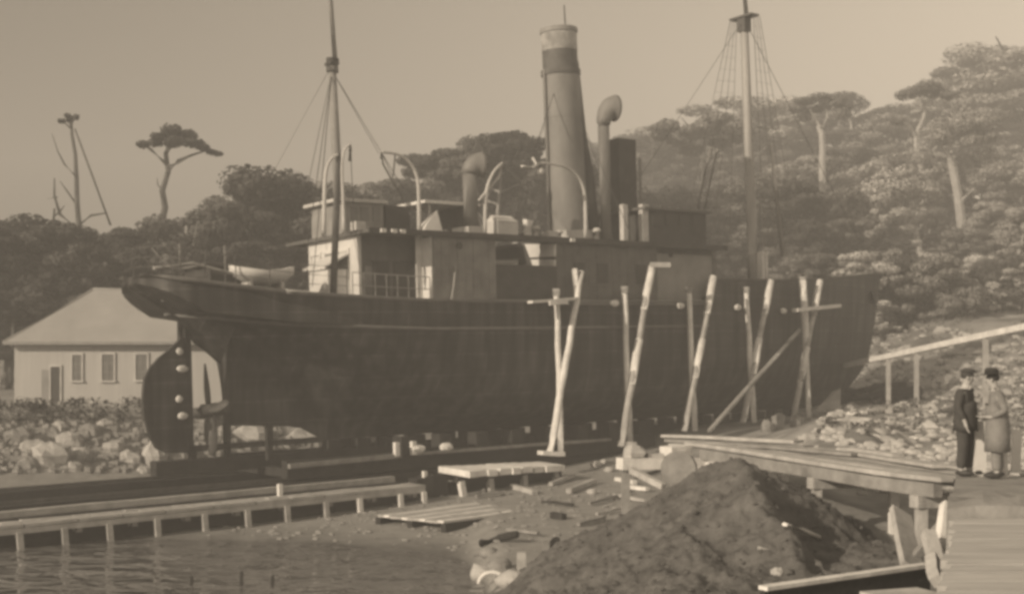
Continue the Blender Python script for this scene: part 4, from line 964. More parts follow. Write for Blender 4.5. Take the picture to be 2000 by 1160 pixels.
# sloping pale rail on posts
a, c_ = W(1650,714,64), W(2040,630,46)
fl = empty('sloping_rail', a.lerp(c_, .5), 'long pale timber rail on posts climbing to the right across the cleared slope', 'rail')
mb = MB(); mb.beam(a, c_, .24, .24, jit=.01, seg=6); mb.build('rail', 'pale_timber', fl)
for px in (1735, 1790, 1925, 2015):
    t = (px-1650)/(2040-1650); zz = 1/lerp(1/64, 1/46, t); py = lerp(714, 630, t); q = W(px, py, zz); g = ground(q.x, q.y)
    mb = MB(); mb.beam(Vector((q.x,q.y,min(g-.2, q.z-.8))), q+Vector((0,0,-.13)), .18, .18); mb.build('post', 'timber', fl)
# white posts near the men
for px0, py0, px1, py1, Y, w, l in ((1916,822,1912,930,21.6,.22,'broad white board standing between the two men'),(1958,862,1962,935,21.3,.12,'thin white post just right of the man in the pale overcoat'),(1986,838,1984,925,22.5,.16,'white post at the right edge of the picture')):
    world_beam('white_post', W(px0,py0,Y), W(px1,py1+6,Y), w, .06, 'white_paint', l, 'post', up=(0,1,0))

# ================================================================== PEOPLE
def skin_mesh(name, joints, edges, m, parent, sub=2, root=0):
    me = bpy.data.meshes.new(name); me.from_pydata([j[0] for j in joints], edges, []); o = bpy.data.objects.new(name, me); COL.objects.link(o)
    sk = o.modifiers.new('skin', 'SKIN'); sk.use_smooth_shade = True
    if not me.skin_vertices: 
        bpy.context.view_layer.objects.active = o
        bpy.ops.object.modifier_remove(modifier='skin') if False else None
    lay = me.skin_vertices[0].data if len(me.skin_vertices) else None
    for i, j in enumerate(joints):
        r_ = j[1] if isinstance(j[1], tuple) else (j[1], j[1]); lay[i].radius = r_; lay[i].use_root = (i == root)
    ss = o.modifiers.new('sub', 'SUBSURF'); ss.levels = sub; ss.render_levels = sub
    dg = bpy.context.evaluated_depsgraph_get(); ne = bpy.data.meshes.new_from_object(o.evaluated_get(dg)); bpy.data.objects.remove(o)
    ne.polygons.foreach_set('use_smooth', [True]*len(ne.polygons)); ne.materials.clear(); ne.materials.append(MATS[m])
    o = bpy.data.objects.new(name, ne); COL.objects.link(o); o.parent = parent; return o
def person(px, py, Y, face, label, H, coat, trouser, long_coat, hat, lean, arms):
    p = W(px, py, Y); root = empty('person', (p.x, p.y, wz+.02), label, 'person'); root.rotation_euler = (0, 0, face); root.scale = (1.15, 1.16, 1.02)   # local +x is forward
    k = H/1.75; ln = lean
    def q(x, y, z): return Vector((x+ln*max(0, z-.9), y, z))*k
    J = []; E = []
    def add(v, r_, par=None):
        J.append((v, tuple(x*k for x in r_) if isinstance(r_, tuple) else r_*k))
        if par is not None: E.append((par, len(J)-1))
        return len(J)-1
    pel = add(q(0,0,.95), (.15,.11)); ab = add(q(0,0,1.12), (.14,.10), pel); chst = add(q(0,0,1.32), (.16,.11), ab); nb = add(q(.0,0,1.46), .07, chst)
    nk = add(q(.02,0,1.53), .055, nb); hd = add(q(.045,0,1.61), (.07,.085), nk); hd2 = add(q(.05,0,1.70), (.075,.09), hd); add(q(.045,0,1.755), .05, hd2)
    legs = []; hands = []
    for s_ in (-1, 1):
        hip = add(q(0,.09*s_,.90), .095, pel); kn = add(q(.03+.02*s_,.10*s_,.50), .06, hip); an = add(q(0+.03*s_,.105*s_,.09), .042, kn); add(q(.12+.03*s_,.12*s_,.035), .04, an); legs.append((hip, kn, an))
        sh = add(q(0,.19*s_,1.42), .058, chst); el, wr, hn = arms[0 if s_ < 0 else 1]
        e_ = add(q(*el), .042, sh); w_ = add(q(*wr), .03, e_); pm = add(q(*hn), (.036,.022), w_)
        dv = (Vector(hn)-Vector(wr)).normalized(); hands.append((s_, pm, dv))
        sx_ = Vector((0,0,1)).cross(dv); sx_ = sx_.normalized() if sx_.length > .1 else Vector((1,0,0))
        for f_ in range(4):
            o_ = sx_*(.021*(f_-1.5)); L_ = (.07,.082,.078,.06)[f_]
            b0 = add(q(*(Vector(hn)+o_+dv*.03)), .0095, pm); b1 = add(q(*(Vector(hn)+o_+dv*(.03+L_*.55)+Vector((.008,0,-.004)))), .009, b0); add(q(*(Vector(hn)+o_+dv*(.03+L_)+Vector((.02,0,-.004)))), .008, b1)
        th = add(q(*(Vector(hn)-sx_*.038+dv*.0)), .011, pm); add(q(*(Vector(hn)-sx_*.055+dv*.04)), .009, th)
    body = skin_mesh('body', J, E, 'skin', root)
    # face
    mb = MB()
    mb.blob(q(.135,0,1.655), (.022*k,.016*k,.03*k), 1, .05, 8)
    mb.build_local = None
    def bl(mb, name, m, par, sm=True):
        me = bpy.data.meshes.new(name); me.from_pydata(mb.V, [], mb.F); me.polygons.foreach_set('use_smooth', [sm]*len(me.polygons)); me.materials.append(MATS[m]); o = bpy.data.objects.new(name, me); COL.objects.link(o); o.parent = par; return o
    bl(mb, 'nose', 'skin', body)
    for s_ in (-1, 1):
        mb = MB(); mb.blob(q(.06,.085*s_,1.65), (.02*k,.012*k,.032*k), 2, .05, 8); bl(mb, 'ear', 'skin', body)
        mb = MB(); mb.blob(q(.122,.033*s_,1.685), .011*k, 1, 0, 6); bl(mb, 'eye', 'hair', body)
    mb = MB(); mb.blob(q(.125,0,1.605), (.01*k,.026*k,.007*k), 3, 0, 6); bl(mb, 'mouth', 'hair', body)
    mb = MB(); mb.blob(q(.03,0,1.70), (.098*k,.09*k,.085*k), 4, .08, 12); bl(mb, 'hair', 'hair', body)
    # clothes
    T = []; TE = []
    def ta(v, r_, par=None):
        T.append((v, tuple(x*k for x in r_) if isinstance(r_, tuple) else r_*k)); 
        if par is not None: TE.append((par, len(T)-1))
        return len(T)-1
    a0 = ta(q(0,0,.98), (.165,.125))
    for s_ in (-1, 1):
        h_ = ta(q(0,.092*s_,.88), .115, a0); n_ = ta(q(.03+.02*s_,.10*s_,.5), .088, h_); ta(q(.01+.03*s_,.105*s_,.10), .075, n_)
    skin_mesh('trousers', T, TE, trouser, root)
    T.clear(); TE.clear()
    base = .44 if long_coat else .76
    c0_ = ta(q(.0,0,1.0), (.20,.15)); c1 = ta(q(0,0,1.15), (.19,.145), c0_); c2 = ta(q(0,0,1.33), (.205,.15), c1); ta(q(0,0,1.455), (.11,.095), c2)
    for i_, s_ in enumerate((-1, 1)):
        el, wr, hn = arms[i_]; s0_ = ta(q(0,.195*s_,1.41), .078, c2); e_ = ta(q(*el), .062, s0_); ta(q(*(Vector(el).lerp(Vector(wr), .93))), .05, e_)
    co = skin_mesh('coat', T, TE, coat, root)
    mb = MB(); rings = []; lev = [1.24, 1.1, .95, (base+.95)/2, base]
    for zz in lev:
        w_ = lerp(.215, .262 if long_coat else .25, ((1.24-zz)/(1.24-base))**.7); cx = ln*max(0, zz-.9)+.02
        rings.append([Vector((cx+w_*.72*math.cos(2*math.pi*j/20), w_*math.sin(2*math.pi*j/20), zz))*k*(1+.02*math.sin(5*j)) for j in range(20)])
    mb.add([v for r_ in rings for v in r_], [(i*20+j, (i+1)*20+j, (i+1)*20+(j+1) % 20, i*20+(j+1) % 20) for i in range(4) for j in range(20)])
    sk_ = bl(mb, 'coat_skirt', coat, co); sk_.modifiers.new('t', 'SOLIDIFY').thickness = .02
    mb = MB(); mb.tube([q(.012,0,1.475), q(.02,0,1.525)], [.08*k,.068*k], 12); bl(mb, 'collar', 'linen', root)
    for s_ in (-1, 1):
        mb = MB(); mb.blob(q(.07+.03*s_,.115*s_,.045), (.145*k,.052*k,.055*k), 5, .05, 10); bl(mb, 'shoe', 'leather', root)
    mb = MB()
    if hat == 'brim':
        mb.tube([q(.045,0,1.745), q(.045,0,1.76)], [.165*k,.155*k], 18); mb.tube([q(.045,0,1.755), q(.043,0,1.83), q(.04,0,1.865)], [.105*k,.10*k,.07*k], 16)
    else:
        mb.blob(q(.04,0,1.765), (.115*k,.105*k,.05*k), 2, .05, 14); mb.blob(q(.14,0,1.745), (.06*k,.07*k,.012*k), 2, .02, 10)
    bl(mb, 'hat', 'cloth_black' if hat == 'brim' else 'cloth_dark', root)
    return root
rest = [((-.03,-.27,1.15),(.08,-.27,.93),(.10,-.26,.84)), ((-.03,.27,1.15),(.08,.27,.93),(.10,.26,.84))]
bent = [((-.08,-.28,1.14),(.13,-.20,1.02),(.2,-.13,1.03)), ((-.08,.28,1.14),(.13,.20,1.02),(.2,.13,1.03))]
person(1883, 930, 21.6, R(-35), 'man in a dark suit and flat cap standing on the path, left of the pair', 1.76, 'cloth_dark', 'cloth_dark', False, 'cap', .02, rest)
person(1951, 938, 21.1, R(165), 'man in a grey overcoat and dark brimmed hat facing left, right of the pair', 1.72, 'cloth_grey', 'cloth_grey', True, 'brim', .07, bent)

# ================================================================== TREES
def leaf_cards(mb, c, rad, n, size, r_):
    for _ in range(n):
        while True:
            u = Vector((r_.uniform(-1,1), r_.uniform(-1,1), r_.uniform(-1,1)))
            if .12 < u.length < 1: break
        u = u*(u.length**-.35)*.92 if u.length > .4 else u
        p = Vector(c)+Vector((u.x*rad[0], u.y*rad[1], u.z*rad[2])); s_ = size*(.45+1.1*r_.random()**2)
        nn_ = Vector((u.x/rad[0], u.y/rad[1], u.z/rad[2])).normalized()*1.0+Vector((r_.uniform(-1,1), r_.uniform(-1,1), r_.uniform(-1,1)))*.55; nn_.normalize()
        a = nn_.orthogonal().normalized(); a = a*math.cos(r_.uniform(0,6.3))+nn_.cross(a)*math.sin(r_.uniform(0,6.3)); a.normalize(); b = nn_.cross(a)
        mb.add([p-a*s_-b*s_*.15, p-b*s_*.55, p+a*s_, p+b*s_*.5], [(0,1,2,3)])
def make_tree(kind, seed):
    r_ = random.Random(seed); tr = MB(); cr = MB(); H = 12.0
    lean = Vector((r_.uniform(-.8,.8), r_.uniform(-.8,.8), 0))
    def tp(t): return lean*t*t+Vector((.25*math.sin(t*5+seed), .25*math.cos(t*4+seed), H*t))
    if kind == 'bushy': t_top, nb, clumps, rr = .75, 9, 38, 3.2
    elif kind == 'umbrella': t_top, nb, clumps, rr = .86, 9, 17, 3.6
    elif kind == 'gum': t_top, nb, clumps, rr = .82, 11, 22, 3.6
    else: t_top, nb, clumps, rr = .97, 8, 0, 2.4
    n = 10; base_r = .42 if kind == 'gum' else .30
    tr.tube([tp(t_top*i/n) for i in range(n+1)], [base_r*(1-.75*i/n)*(1.35 if i == 0 else 1) for i in range(n+1)], 8)
    ends = []
    for k in range(nb):
        t = t_top*(r_.uniform(.55,1.0) if kind != 'bushy' else r_.uniform(.3,1)); p = tp(t); a = 2*math.pi*(k/nb)+r_.uniform(-.4,.4); L_ = r_.uniform(.5,1)*rr*(.75 if kind == 'dead' else .8)
        up = {'umbrella':.55,'gum':.75,'bushy':.5,'dead':.65}[kind]
        e = p+Vector((math.cos(a)*L_, math.sin(a)*L_, L_*up)); m_ = p.lerp(e, .5)+Vector((0,0,-.12*L_))
        if e.z > H*.98: e.z = H*.98
        tr.tube([p, m_, e], [base_r*.38*(1-.5*t), base_r*.24, base_r*.08], 6); ends.append(e)
        if kind == 'dead' or r_.random() < .5:
            e2 = m_+Vector((r_.uniform(-1,1), r_.uniform(-1,1), r_.uniform(.3,1.2))); tr.tube([m_, e2], [base_r*.18, base_r*.05], 5)
            ends.append(e2)
    if clumps:
        cs = []
        for k in range(clumps):
            a = r_.uniform(0, 2*math.pi)
            if kind == 'umbrella':
                d = math.sqrt(r_.random())*rr; z = H*(.90-.055*(d/rr)**2*1.5)+r_.uniform(-.45,.35); rad = (r_.uniform(.8,1.4), r_.uniform(.8,1.4), r_.uniform(.28,.5)); num = 190
            elif kind == 'gum':
                e = r_.choice(ends); d = None; z = None
                c = e+Vector((r_.uniform(-1,1), r_.uniform(-1,1), r_.uniform(-.4,.9))); rad = (r_.uniform(.9,1.6), r_.uniform(.9,1.6), r_.uniform(.5,.9)); num = 170
                cs.append((c, rad, num)); continue
            else:
                z = H*r_.uniform(.22,.95); w = math.sin(math.pi*min(1, max(.05, (z/H-.06)/1.02)))**.7; d = math.sqrt(r_.random())*rr*w*1.12; q_ = r_.uniform(.55,1.5); rad = (q_*r_.uniform(.8,1.3), q_*r_.uniform(.8,1.3), q_*r_.uniform(.45,.85)); num = int(100+110*q_)
            c = Vector((math.cos(a)*d, math.sin(a)*d, z))+lean*(z/H)**2; cs.append((c, rad, num))
        for c, rad, num in cs: leaf_cards(cr, c, rad, int(num*2.4), .165, r_)
    return tr, cr
PROTO = {}
def proto(kind, seed, leaf, bark):
    key = (kind, seed, leaf, bark)
    if key not in PROTO:
        tr, cr = make_tree(kind, seed)
        def me(mb, nm, m):
            x = bpy.data.meshes.new(nm); x.from_pydata(mb.V, [], mb.F); x.materials.append(MATS[m]); return x
        PROTO[key] = (me(tr, 'trunk', bark), me(cr, 'crown', leaf) if cr.V else None)
    return PROTO[key]
def plant(name, kind, seed, leaf, bark, px, py_top, Y, label, group=None, wide=1.0, base_py=None, cat='tree'):
    X = (px-1000)/F*Y; g = ground(X, Y, False)-.2
    if base_py: g = min(g, W(px, base_py, Y).z) if base_py > 0 else g
    top = W(px, py_top, Y).z; h = max(1.5, top-g); k = h/12.0
    tm, cm = proto(kind, seed, leaf, bark)
    root = empty(name, (X, Y, g), label, cat, group); root.rotation_euler = (0,0,rnd.uniform(0,6.28)); root.scale = (k*wide, k*wide, k)
    for nm, me in (('trunk', tm), ('crown', cm)):
        if me: o = bpy.data.objects.new(nm, me); COL.objects.link(o); o.parent = root
    return root
# singled-out trees
def drawn_tree(name, Y, stems, clumps, leaf, bark, label, grow=1.0):
    base = stems[0][0][0]; p = W(base[0], base[1], Y); g = ground(p.x, p.y, False)-.2
    root = empty(name, (p.x, p.y, g), label, 'tree'); r_ = random.Random(4); tr = MB(); cr = MB()
    for pts, r0, r1, dy in stems:
        r0, r1 = (r0*.68*grow, r1*.68*grow) if bark == 'bark_pale' else (r0, r1); P = [W(a, c, Y)+Vector((0, dy*i/max(1, len(pts)-1), 0)) for i, (a, c) in enumerate(pts)]
        if pts is stems[0][0]: P.insert(0, Vector((P[0].x, P[0].y, g)))
        n = len(P)-1; tr.tube(P, [lerp(r0, r1, i/n) for i in range(n+1)], 8)
    tr.build('trunk', bark, root)
    if clumps:
        for a, c, rx, rz, dy in [(q[0], q[1], q[2]*grow, q[3]*grow, q[4]*grow) for q in clumps]: leaf_cards(cr, W(a, c, Y)+Vector((0, dy, 0)), (rx, rx*1.1, rz), int(330*rx), .17, r_)
        cr.build('crown', leaf, root)
drawn_tree('umbrella_tree', 84, [([(312,450),(322,405),(316,372),(327,335),(322,300),(330,275)], .27, .13, .3), ([(324,320),(300,296),(288,286)], .14, .05, -1), ([(325,340),(345,312),(372,298),(395,288)], .14, .05, 1.2), ([(328,325),(352,322),(380,312)], .1, .03, -1.2), ([(322,300),(345,276),(356,262)], .13, .05, .5), ([(318,372),(306,360),(303,345)], .07, .02, .5)],
    [(286,287,.5,.26,-.8),(300,277,.55,.3,.4),(312,270,.6,.35,-.4),(325,262,.75,.38,.5),(340,258,.8,.45,-.6),(352,264,.8,.45,.6),(366,265,.8,.42,0),(350,280,.7,.3,-1),(380,278,.65,.32,.7),(372,282,.6,.3,-.6),(393,286,.5,.22,.4),(407,292,.45,.18,1.0),(421,297,.4,.14,.7),(330,276,.7,.3,.9),(342,250,.4,.2,.2)], 'leaf_dark', 'bark_dark', 'lone flat topped tree with a bare leaning stem above the woods over the stern')
drawn_tree('dead_tree', 82, [([(155,450),(150,400),(148,345),(145,300),(138,262),(136,236)], .22, .08, .3), ([(148,345),(128,322),(118,300),(108,265)], .08, .02, -.6), ([(150,400),(128,372),(112,352)], .1, .03, .5), ([(137,250),(125,240),(118,238)], .08, .03, .4), ([(137,245),(148,232),(152,224)], .09, .03, -.3), ([(136,240),(130,228)], .07, .03, .2), ([(154,440),(175,420),(205,414)], .12, .04, .5), ([(155,450),(120,420),(112,385),(115,352)], .14, .04, -.8), ([(112,385),(92,388)], .06, .02, .1)],
    [(136,232,.22,.3,0),(147,228,.18,.14,.2),(122,238,.2,.12,-.2),(130,226,.15,.15,.1)], 'leaf_dark', 'bark_dark', 'tall dead tree with a wispy top at the far left above the cottage')
world_pole('bare_stem', W(216,440,80), W(146,252,81), .07, 'bark_dark', 'thin bare leaning stem slanting down right from the top of the tall dead tree', 'stem')
plant('dead_tree', 'dead', 14, 'leaf_dark', 'bark_dark', 85, 395, 76, 'short dead tree with forked bare boughs left of the tall dead one', wide=.9)
drawn_tree('pale_trunk_tree', 136, [([(1606,330),(1607,295),(1606,262),(1600,245)], .62, .45, .3), ([(1602,248),(1588,230),(1578,218)], .35, .12, -1), ([(1604,250),(1616,232),(1626,216)], .35, .1, 1), ([(1616,232),(1615,212)], .2, .08, .3)],
    [(1555,215,1.1,.5,-.6),(1650,210,1.2,.6,.4),(1575,225,1.0,.6,1),(1640,226,1.1,.7,-1),(1610,206,1.2,.6,1.4),(1562,202,1.0,.4,-1),(1578,196,1.3,.45,.6),(1598,192,1.5,.5,-.5),(1618,192,1.3,.45,.8),(1636,200,1.0,.4,-.6),(1585,212,.9,.35,1.2),(1628,208,.9,.35,-1.2)], 'leaf_mid', 'bark_pale', 'tree with a forked white trunk and thin flat crown right of the foremast')
drawn_tree('pale_trunk_tree', 122, [([(1884,500),(1879,440),(1872,380),(1862,325),(1858,300)], .66, .42, .3), ([(1862,322),(1845,300),(1825,282)], .3, .1, -1), ([(1860,310),(1880,288),(1905,272),(1930,276)], .3, .08, 1), ([(1875,395),(1900,370),(1922,352)], .3, .1, -1.5), ([(1858,300),(1856,262),(1848,235)], .3, .1, .6)],
    [(1810,300,1.2,.8,1.5),(1835,330,1.2,.7,2),(1900,310,1.3,.8,2),(1935,300,1.3,.8,1),(1950,330,1.2,.7,0),(1820,260,1.3,.7,-.4),(1890,225,1.3,.7,.6),(1920,240,1.4,.8,0),(1825,275,1.1,.6,-1),(1845,240,1.3,.6,.6),(1870,245,1.3,.7,-.6),(1905,262,1.2,.6,1),(1930,268,1.0,.5,.4),(1925,345,1.2,.6,-1.4),(1905,362,.9,.5,-1),(1852,268,1.0,.5,1),(1890,280,1.0,.5,-.8),(1945,350,.8,.5,-1.5)], 'leaf_pale', 'bark_pale', 'tree with a thick leaning white trunk, biggest of the white trunks on the hillside', 1.3)
drawn_tree('pale_trunk_tree', 112, [([(1800,560),(1796,500),(1788,455),(1782,425)], .55, .4, .3), ([(1784,435),(1765,412),(1745,398)], .25, .1, -1), ([(1783,430),(1800,405),(1820,392)], .25, .1, 1)],
    [(1700,375,1.4,.8,-.5),(1725,360,1.6,.9,.5),(1750,372,1.5,.8,-1),(1775,365,1.6,.9,.8),(1800,375,1.5,.8,-.8),(1822,385,1.2,.7,.9),(1740,395,1.2,.6,1),(1710,395,1.1,.6,-1.2),(1785,350,1.2,.7,0),(1740,342,1.2,.7,.3),(1765,338,1.0,.6,-.4)], 'leaf_pale', 'bark_pale', 'tree with a short white trunk under a broad pale crown beyond the bow tip', 1.25)
drawn_tree('pale_trunk_tree', 134, [([(1803,380),(1800,330),(1790,290),(1790,262),(1806,228),(1808,200)], .5, .25, .3), ([(1790,268),(1775,250),(1760,242)], .22, .08, -1), ([(1797,310),(1830,288),(1850,262)], .25, .08, 1)],
    [(1765,190,1.5,.6,-1),(1785,178,1.6,.6,.6),(1808,172,1.7,.6,-.5),(1832,178,1.5,.6,.8),(1850,190,1.3,.5,-.8),(1757,236,1.0,.5,.5),(1852,256,1.2,.6,1)], 'leaf_mid', 'bark_pale', 'tall tree with a curved white stem on the skyline beyond the bow tip')
plant('spreading_tree', 'umbrella', 5, 'leaf_mid', 'bark_dark', 1385, 208, 130, 'open topped tree on the skyline just left of the foremast', wide=.95)
plant('spreading_tree', 'umbrella', 6, 'leaf_dark', 'bark_dark', 905, 252, 100, 'tree with layered level boughs reaching left, left of the funnel', wide=.95)
plant('spreading_tree', 'umbrella', 4, 'leaf_dark', 'bark_dark', 190, 428, 78, 'low tree with layered flat boughs between the dead tree and the lone flat topped tree', wide=.9)
# wood masses: neighbours that nothing tells apart
GL = 'dark trees behind the cottage'; GS = 'dark trees behind the stern'; GM = 'trees on the low hill behind the funnel'; GR = 'hazy trees on the hillside behind the bow'; GF = 'shaded trees at the foot of the hillside'; GB = 'pale bushes right of the bow'; GH = 'trees halfway up the hillside'
kinds = ['bushy','bushy','umbrella','gum']
MARKS = [(-99,150,'over the cottage door'),(150,290,'over the cottage windows'),(290,440,'over the stern railing'),(440,630,'over the dinghy'),(630,740,'right of the after mast'),
         (740,880,'behind the curved davits'),(880,1055,'left of the funnel'),(1055,1200,'behind the funnel'),(1200,1340,'right of the tall ventilator'),(1340,1450,'left of the foremast'),(1450,1590,'right of the foremast'),(1590,1720,'over the bow'),(1720,1860,'beyond the bow tip'),(1860,2100,'over the two men')]
ORD = ['first','second','third','fourth','fifth','sixth','seventh','eighth','ninth']
def wood_labels(lst, what, sky):
    out = {}
    for a, b, t in MARKS:
        for row in (0, 1):
            g = sorted(q for q in lst if a <= q[0] < b and (q[1] <= sky(q[0])) == (row == 0))
            for i, q in enumerate(g):
                r_ = ('skyline ' if row == 0 else 'lower ')+what
                out[q] = (r_+' '+t) if len(g) == 1 else ORD[i]+' '+r_+' from left '+t
    return out
SKYL = {'GL': lambda x: 452, 'GS': lambda x: 446, 'GM': lambda x: 352, 'GR': lambda x: 262-.12*max(0, x-1700)*2, 'GF': lambda x: 425, 'GB': lambda x: 515, 'GH': lambda x: 0}
def wood(lst, Y, leafs, group, label, name, wide=1.0, jit=5, kk=None):
    group = GF if group == 'g' else group; nm_ = {GL:'GL',GS:'GS',GM:'GM',GR:'GR',GF:'GF',GB:'GB',GH:'GH'}[group]; what = {'GL':'dark close grown tree','GS':'dark leafy tree','GM':'rounded tree on low hill','GR':'hazy grey hillside tree','GF':'shaded tree at hill foot','GB':'pale bush by the clearing','GH':'tree halfway up the hill'}[nm_]
    labs = wood_labels(lst, what, SKYL[nm_]); kk0 = kk
    for i, (px, py) in enumerate(lst):
        label = labs[(px, py)]; py += rnd.uniform(-18, 14)*(py < 330)+(rnd.uniform(-34, 0) if nm_ in ('GL','GS') and py < 465 else 0); top_row = py <= SKYL[nm_](px); k = (rnd.choice(['umbrella','gum','bushy','bushy','gum']) if top_row else 'bushy') if kk0 is None else kk0; lf = rnd.choice(leafs); lf = rnd.choice(['leaf_pale','leaf_pale','leaf_mid']) if (px > 1700 and Y > 80) else lf; sd = 30+rnd.randrange(3)
        plant(name, k, sd, lf, 'bark_dark' if lf == 'leaf_dark' or rnd.random() < .5 else 'bark_pale', px, py, Y+rnd.uniform(-jit, jit), label, group, wide*rnd.uniform(.9,1.25))
wood([(-30,440),(25,425),(65,440),(110,425),(150,450),(20,500),(75,500),(130,505),(165,505),(40,540),(100,545),(160,540)], 74, ['leaf_dark'], GL, 'x', 'broadleaf_tree', 1.05, 5)
wood([(300,445),(330,425),(375,405),(415,400),(455,410),(480,378),(520,358),(560,385),(600,368),(635,365),(680,372),(310,480),(350,470),(400,465),(450,455),(500,440),(550,445),(600,430),(650,430),(710,420)], 80, ['leaf_dark','leaf_dark','leaf_dark','leaf_mid'], GS, 'stern wood', 'broadleaf_tree', 1.05, 6)
wood([(745,350),(780,335),(820,325),(850,320),(880,300),(930,250),(965,258),(1000,245),(1040,258),(1150,290),(780,400),(840,390),(900,370),(960,350),(1020,340),(1080,350),(1150,370),(1200,330)], 102, ['leaf_dark','leaf_mid'], GM, 'low hill', 'broadleaf_tree', .85, 7)
wood([(1205,262),(1235,245),(1270,242),(1305,262),(1340,250),(1420,235),(1450,225),(1490,200),(1525,200),(1560,218),(1640,235),(1670,190),(1700,180),(1745,180),(1850,180),(1895,155),(1925,135),(1955,105),(1990,90),(2030,80),
      (1240,300),(1300,310),(1360,290),(1420,280),(1500,270),(1560,280),(1640,290),(1700,250),(1760,240),(1830,240),(1900,220),(1960,190),(2010,180),(1940,280),(2000,280)], 182, ['leaf_mid','leaf_mid','leaf_pale'], GR, 'hillside', 'broadleaf_tree', 1.35, 11)
wood([(1540,325),(1575,305),(1612,298),(1655,300),(1700,310),(1745,312),(1790,308),(1832,322),(1905,320),(1950,322),(2000,330)], 142, ['leaf_mid','leaf_mid','leaf_pale'], GH, 'mid', 'broadleaf_tree', 1.35, 4, 'bushy')
wood([(1806,408)], 122, ['leaf_mid'], 'g', 'x', 'broadleaf_tree', 1.2, .5, 'bushy')
wood([(1850,452),(1880,446),(1915,450)], 112, ['leaf_mid'], 'g', 'x', 'broadleaf_tree', 1.1, 1, 'bushy')
wood([(1230,390),(1290,370),(1340,360),(1400,350),(1450,350),(1510,340),(1560,360),(1620,370),(1680,370),(1735,400),(1790,505),(1930,390),(1990,400),(1420,430),(1500,430),(1570,440),(1640,440),(1700,450),(1760,470),(1840,500),(1930,480),(1990,470)], 108, ['leaf_dark','leaf_mid','leaf_dark'], GF, 'shaded dark tree at the foot of the hillside behind the bow', 'broadleaf_tree', 1.15, 7, 'bushy')
wood([(1560,500),(1600,495),(1640,500),(1690,480),(1720,485),(1760,500),(1800,490),(1850,500),(1900,495),(1950,500),(1995,510),(1740,545),(1780,550),(1830,545),(1880,550),(1940,550),(1990,560),(1720,590)], 88, ['leaf_pale','leaf_pale','leaf_mid'], GB, 'x', 'bush', 1.05, 5, 'bushy')
# weeds and scrub
def scrub(n, px0, px1, py0, py1, size, m, label, ymax):
    mb = MB(); r_ = random.Random(5)
    for k in range(n):
        p = GT(r_.uniform(px0, px1), r_.uniform(py0, py1), 24, ymax)
        if p.y >= ymax-.5: continue
        leaf_cards(mb, p+Vector((0,0,size*.5)), (size*1.2,size*1.2,size*.6), 14, size*.3, r_)
    tag(mb.build('scrub', m), label, 'scrub', kind='stuff')
scrub(240, -60, 640, 788, 830, .38, 'weeds', 'low dark scrub along the top of the bank below the cottage', 70)
scrub(330, 1600, 2060, 610, 850, .3, 'weeds', 'low scrub and grass over the cleared slope right of the bow', 105)

# ================================================================== AIR, SKY, SUN, CAMERA
hz = MB(); hz.bounds(-330, 330, -40, 340, -4, 64)
hm = bpy.data.materials.new('haze_air'); hm.use_nodes = True; nt = hm.node_tree
nt.nodes.remove(nt.nodes['Principled BSDF']); pv = nt.nodes.new('ShaderNodeVolumePrincipled'); pv.inputs['Color'].default_value = (.95,.95,.95,1); pv.inputs['Density'].default_value = .0040; pv.inputs['Anisotropy'].default_value = 0
nt.links.new(pv.outputs['Volume'], nt.nodes['Material Output'].inputs['Volume'])
tag(hz.build('haze', hm), 'thin pale haze over the shore and hillside', 'haze', kind='stuff')
TINT = (1.0, .835, .635)
sd = Vector((-.77, -.61, .38)).normalized(); elev = math.asin(sd.z); azim = math.atan2(sd.x, sd.y)
w = bpy.data.worlds.new('World'); scene.world = w; w.use_nodes = True; nt = w.node_tree; bg = nt.nodes['Background']
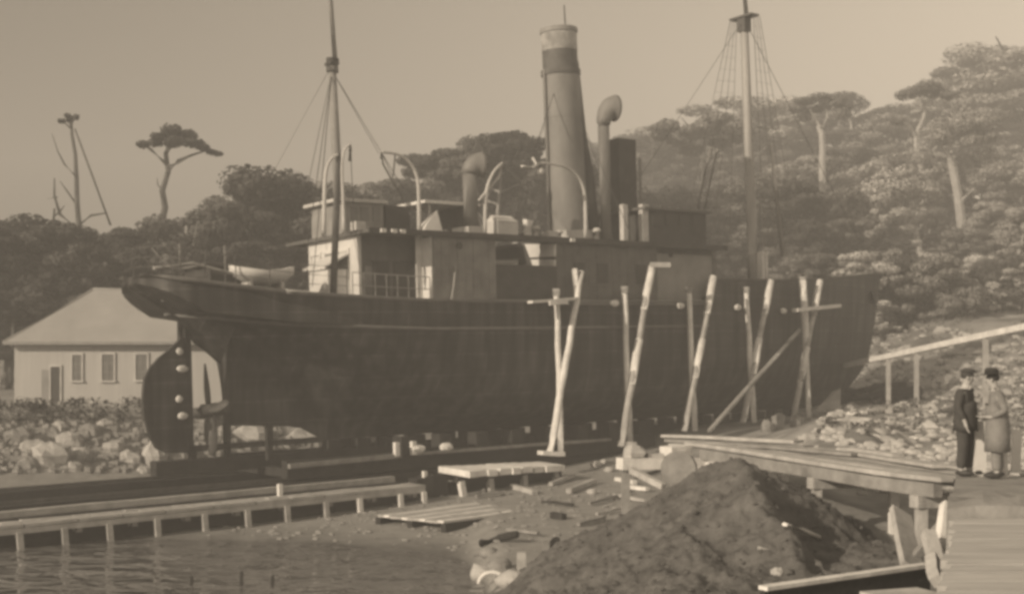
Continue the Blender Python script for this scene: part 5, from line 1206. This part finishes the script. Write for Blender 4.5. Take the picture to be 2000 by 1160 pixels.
sky = nt.nodes.new('ShaderNodeTexSky'); sky.sky_type = 'NISHITA'; sky.sun_disc = False; sky.sun_elevation = elev; sky.sun_rotation = azim; sky.air_density = 1.0; sky.dust_density = 3.0
bw = nt.nodes.new('ShaderNodeRGBToBW'); nt.links.new(sky.outputs['Color'], bw.inputs['Color'])
tc = nt.nodes.new('ShaderNodeTexCoord'); sep = nt.nodes.new('ShaderNodeSeparateXYZ'); nt.links.new(tc.outputs['Generated'], sep.inputs[0])
mr = nt.nodes.new('ShaderNodeMapRange'); mr.inputs['From Min'].default_value = -.45; mr.inputs['From Max'].default_value = .45; mr.inputs['To Min'].default_value = .42; mr.inputs['To Max'].default_value = 2.75
nt.links.new(sep.outputs['X'], mr.inputs['Value'])
mu = nt.nodes.new('ShaderNodeMath'); mu.operation = 'MULTIPLY'; nt.links.new(bw.outputs['Val'], mu.inputs[0]); nt.links.new(mr.outputs['Result'], mu.inputs[1])
vm = nt.nodes.new('ShaderNodeVectorMath'); vm.operation = 'SCALE'; vm.inputs[0].default_value = TINT; nt.links.new(mu.outputs['Value'], vm.inputs['Scale'])
nt.links.new(vm.outputs['Vector'], bg.inputs['Color']); bg.inputs['Strength'].default_value = .08
ld = bpy.data.lights.new('sun', 'SUN'); ld.energy = 4.2; ld.angle = R(.5); ld.color = (1.0, .84, .645)
lo = bpy.data.objects.new('sun', ld); COL.objects.link(lo); lo.rotation_euler = sd.to_track_quat('Z', 'Y').to_euler()
cd = bpy.data.cameras.new('camera'); cam = bpy.data.objects.new('camera', cd); COL.objects.link(cam)
cam.location = (0, 0, EYE); cam.rotation_euler = (R(90), 0, 0); cd.sensor_width = 36; cd.lens = F/2000*36; cd.shift_y = (HZ-580)/2000; cd.clip_end = 3000; cd.clip_start = .1
scene.camera = cam
vs_ = scene.view_settings; vs_.view_transform = 'Standard'; vs_.look = 'None'; vs_.exposure = .53; vs_.gamma = 1
c = scene.cycles; c.max_bounces = 4; c.diffuse_bounces = 2; c.glossy_bounces = 2; c.volume_bounces = 0; c.transparent_max_bounces = 8; c.use_denoising = True
c.pixel_filter_type = 'BLACKMAN_HARRIS'; c.filter_width = 3.4
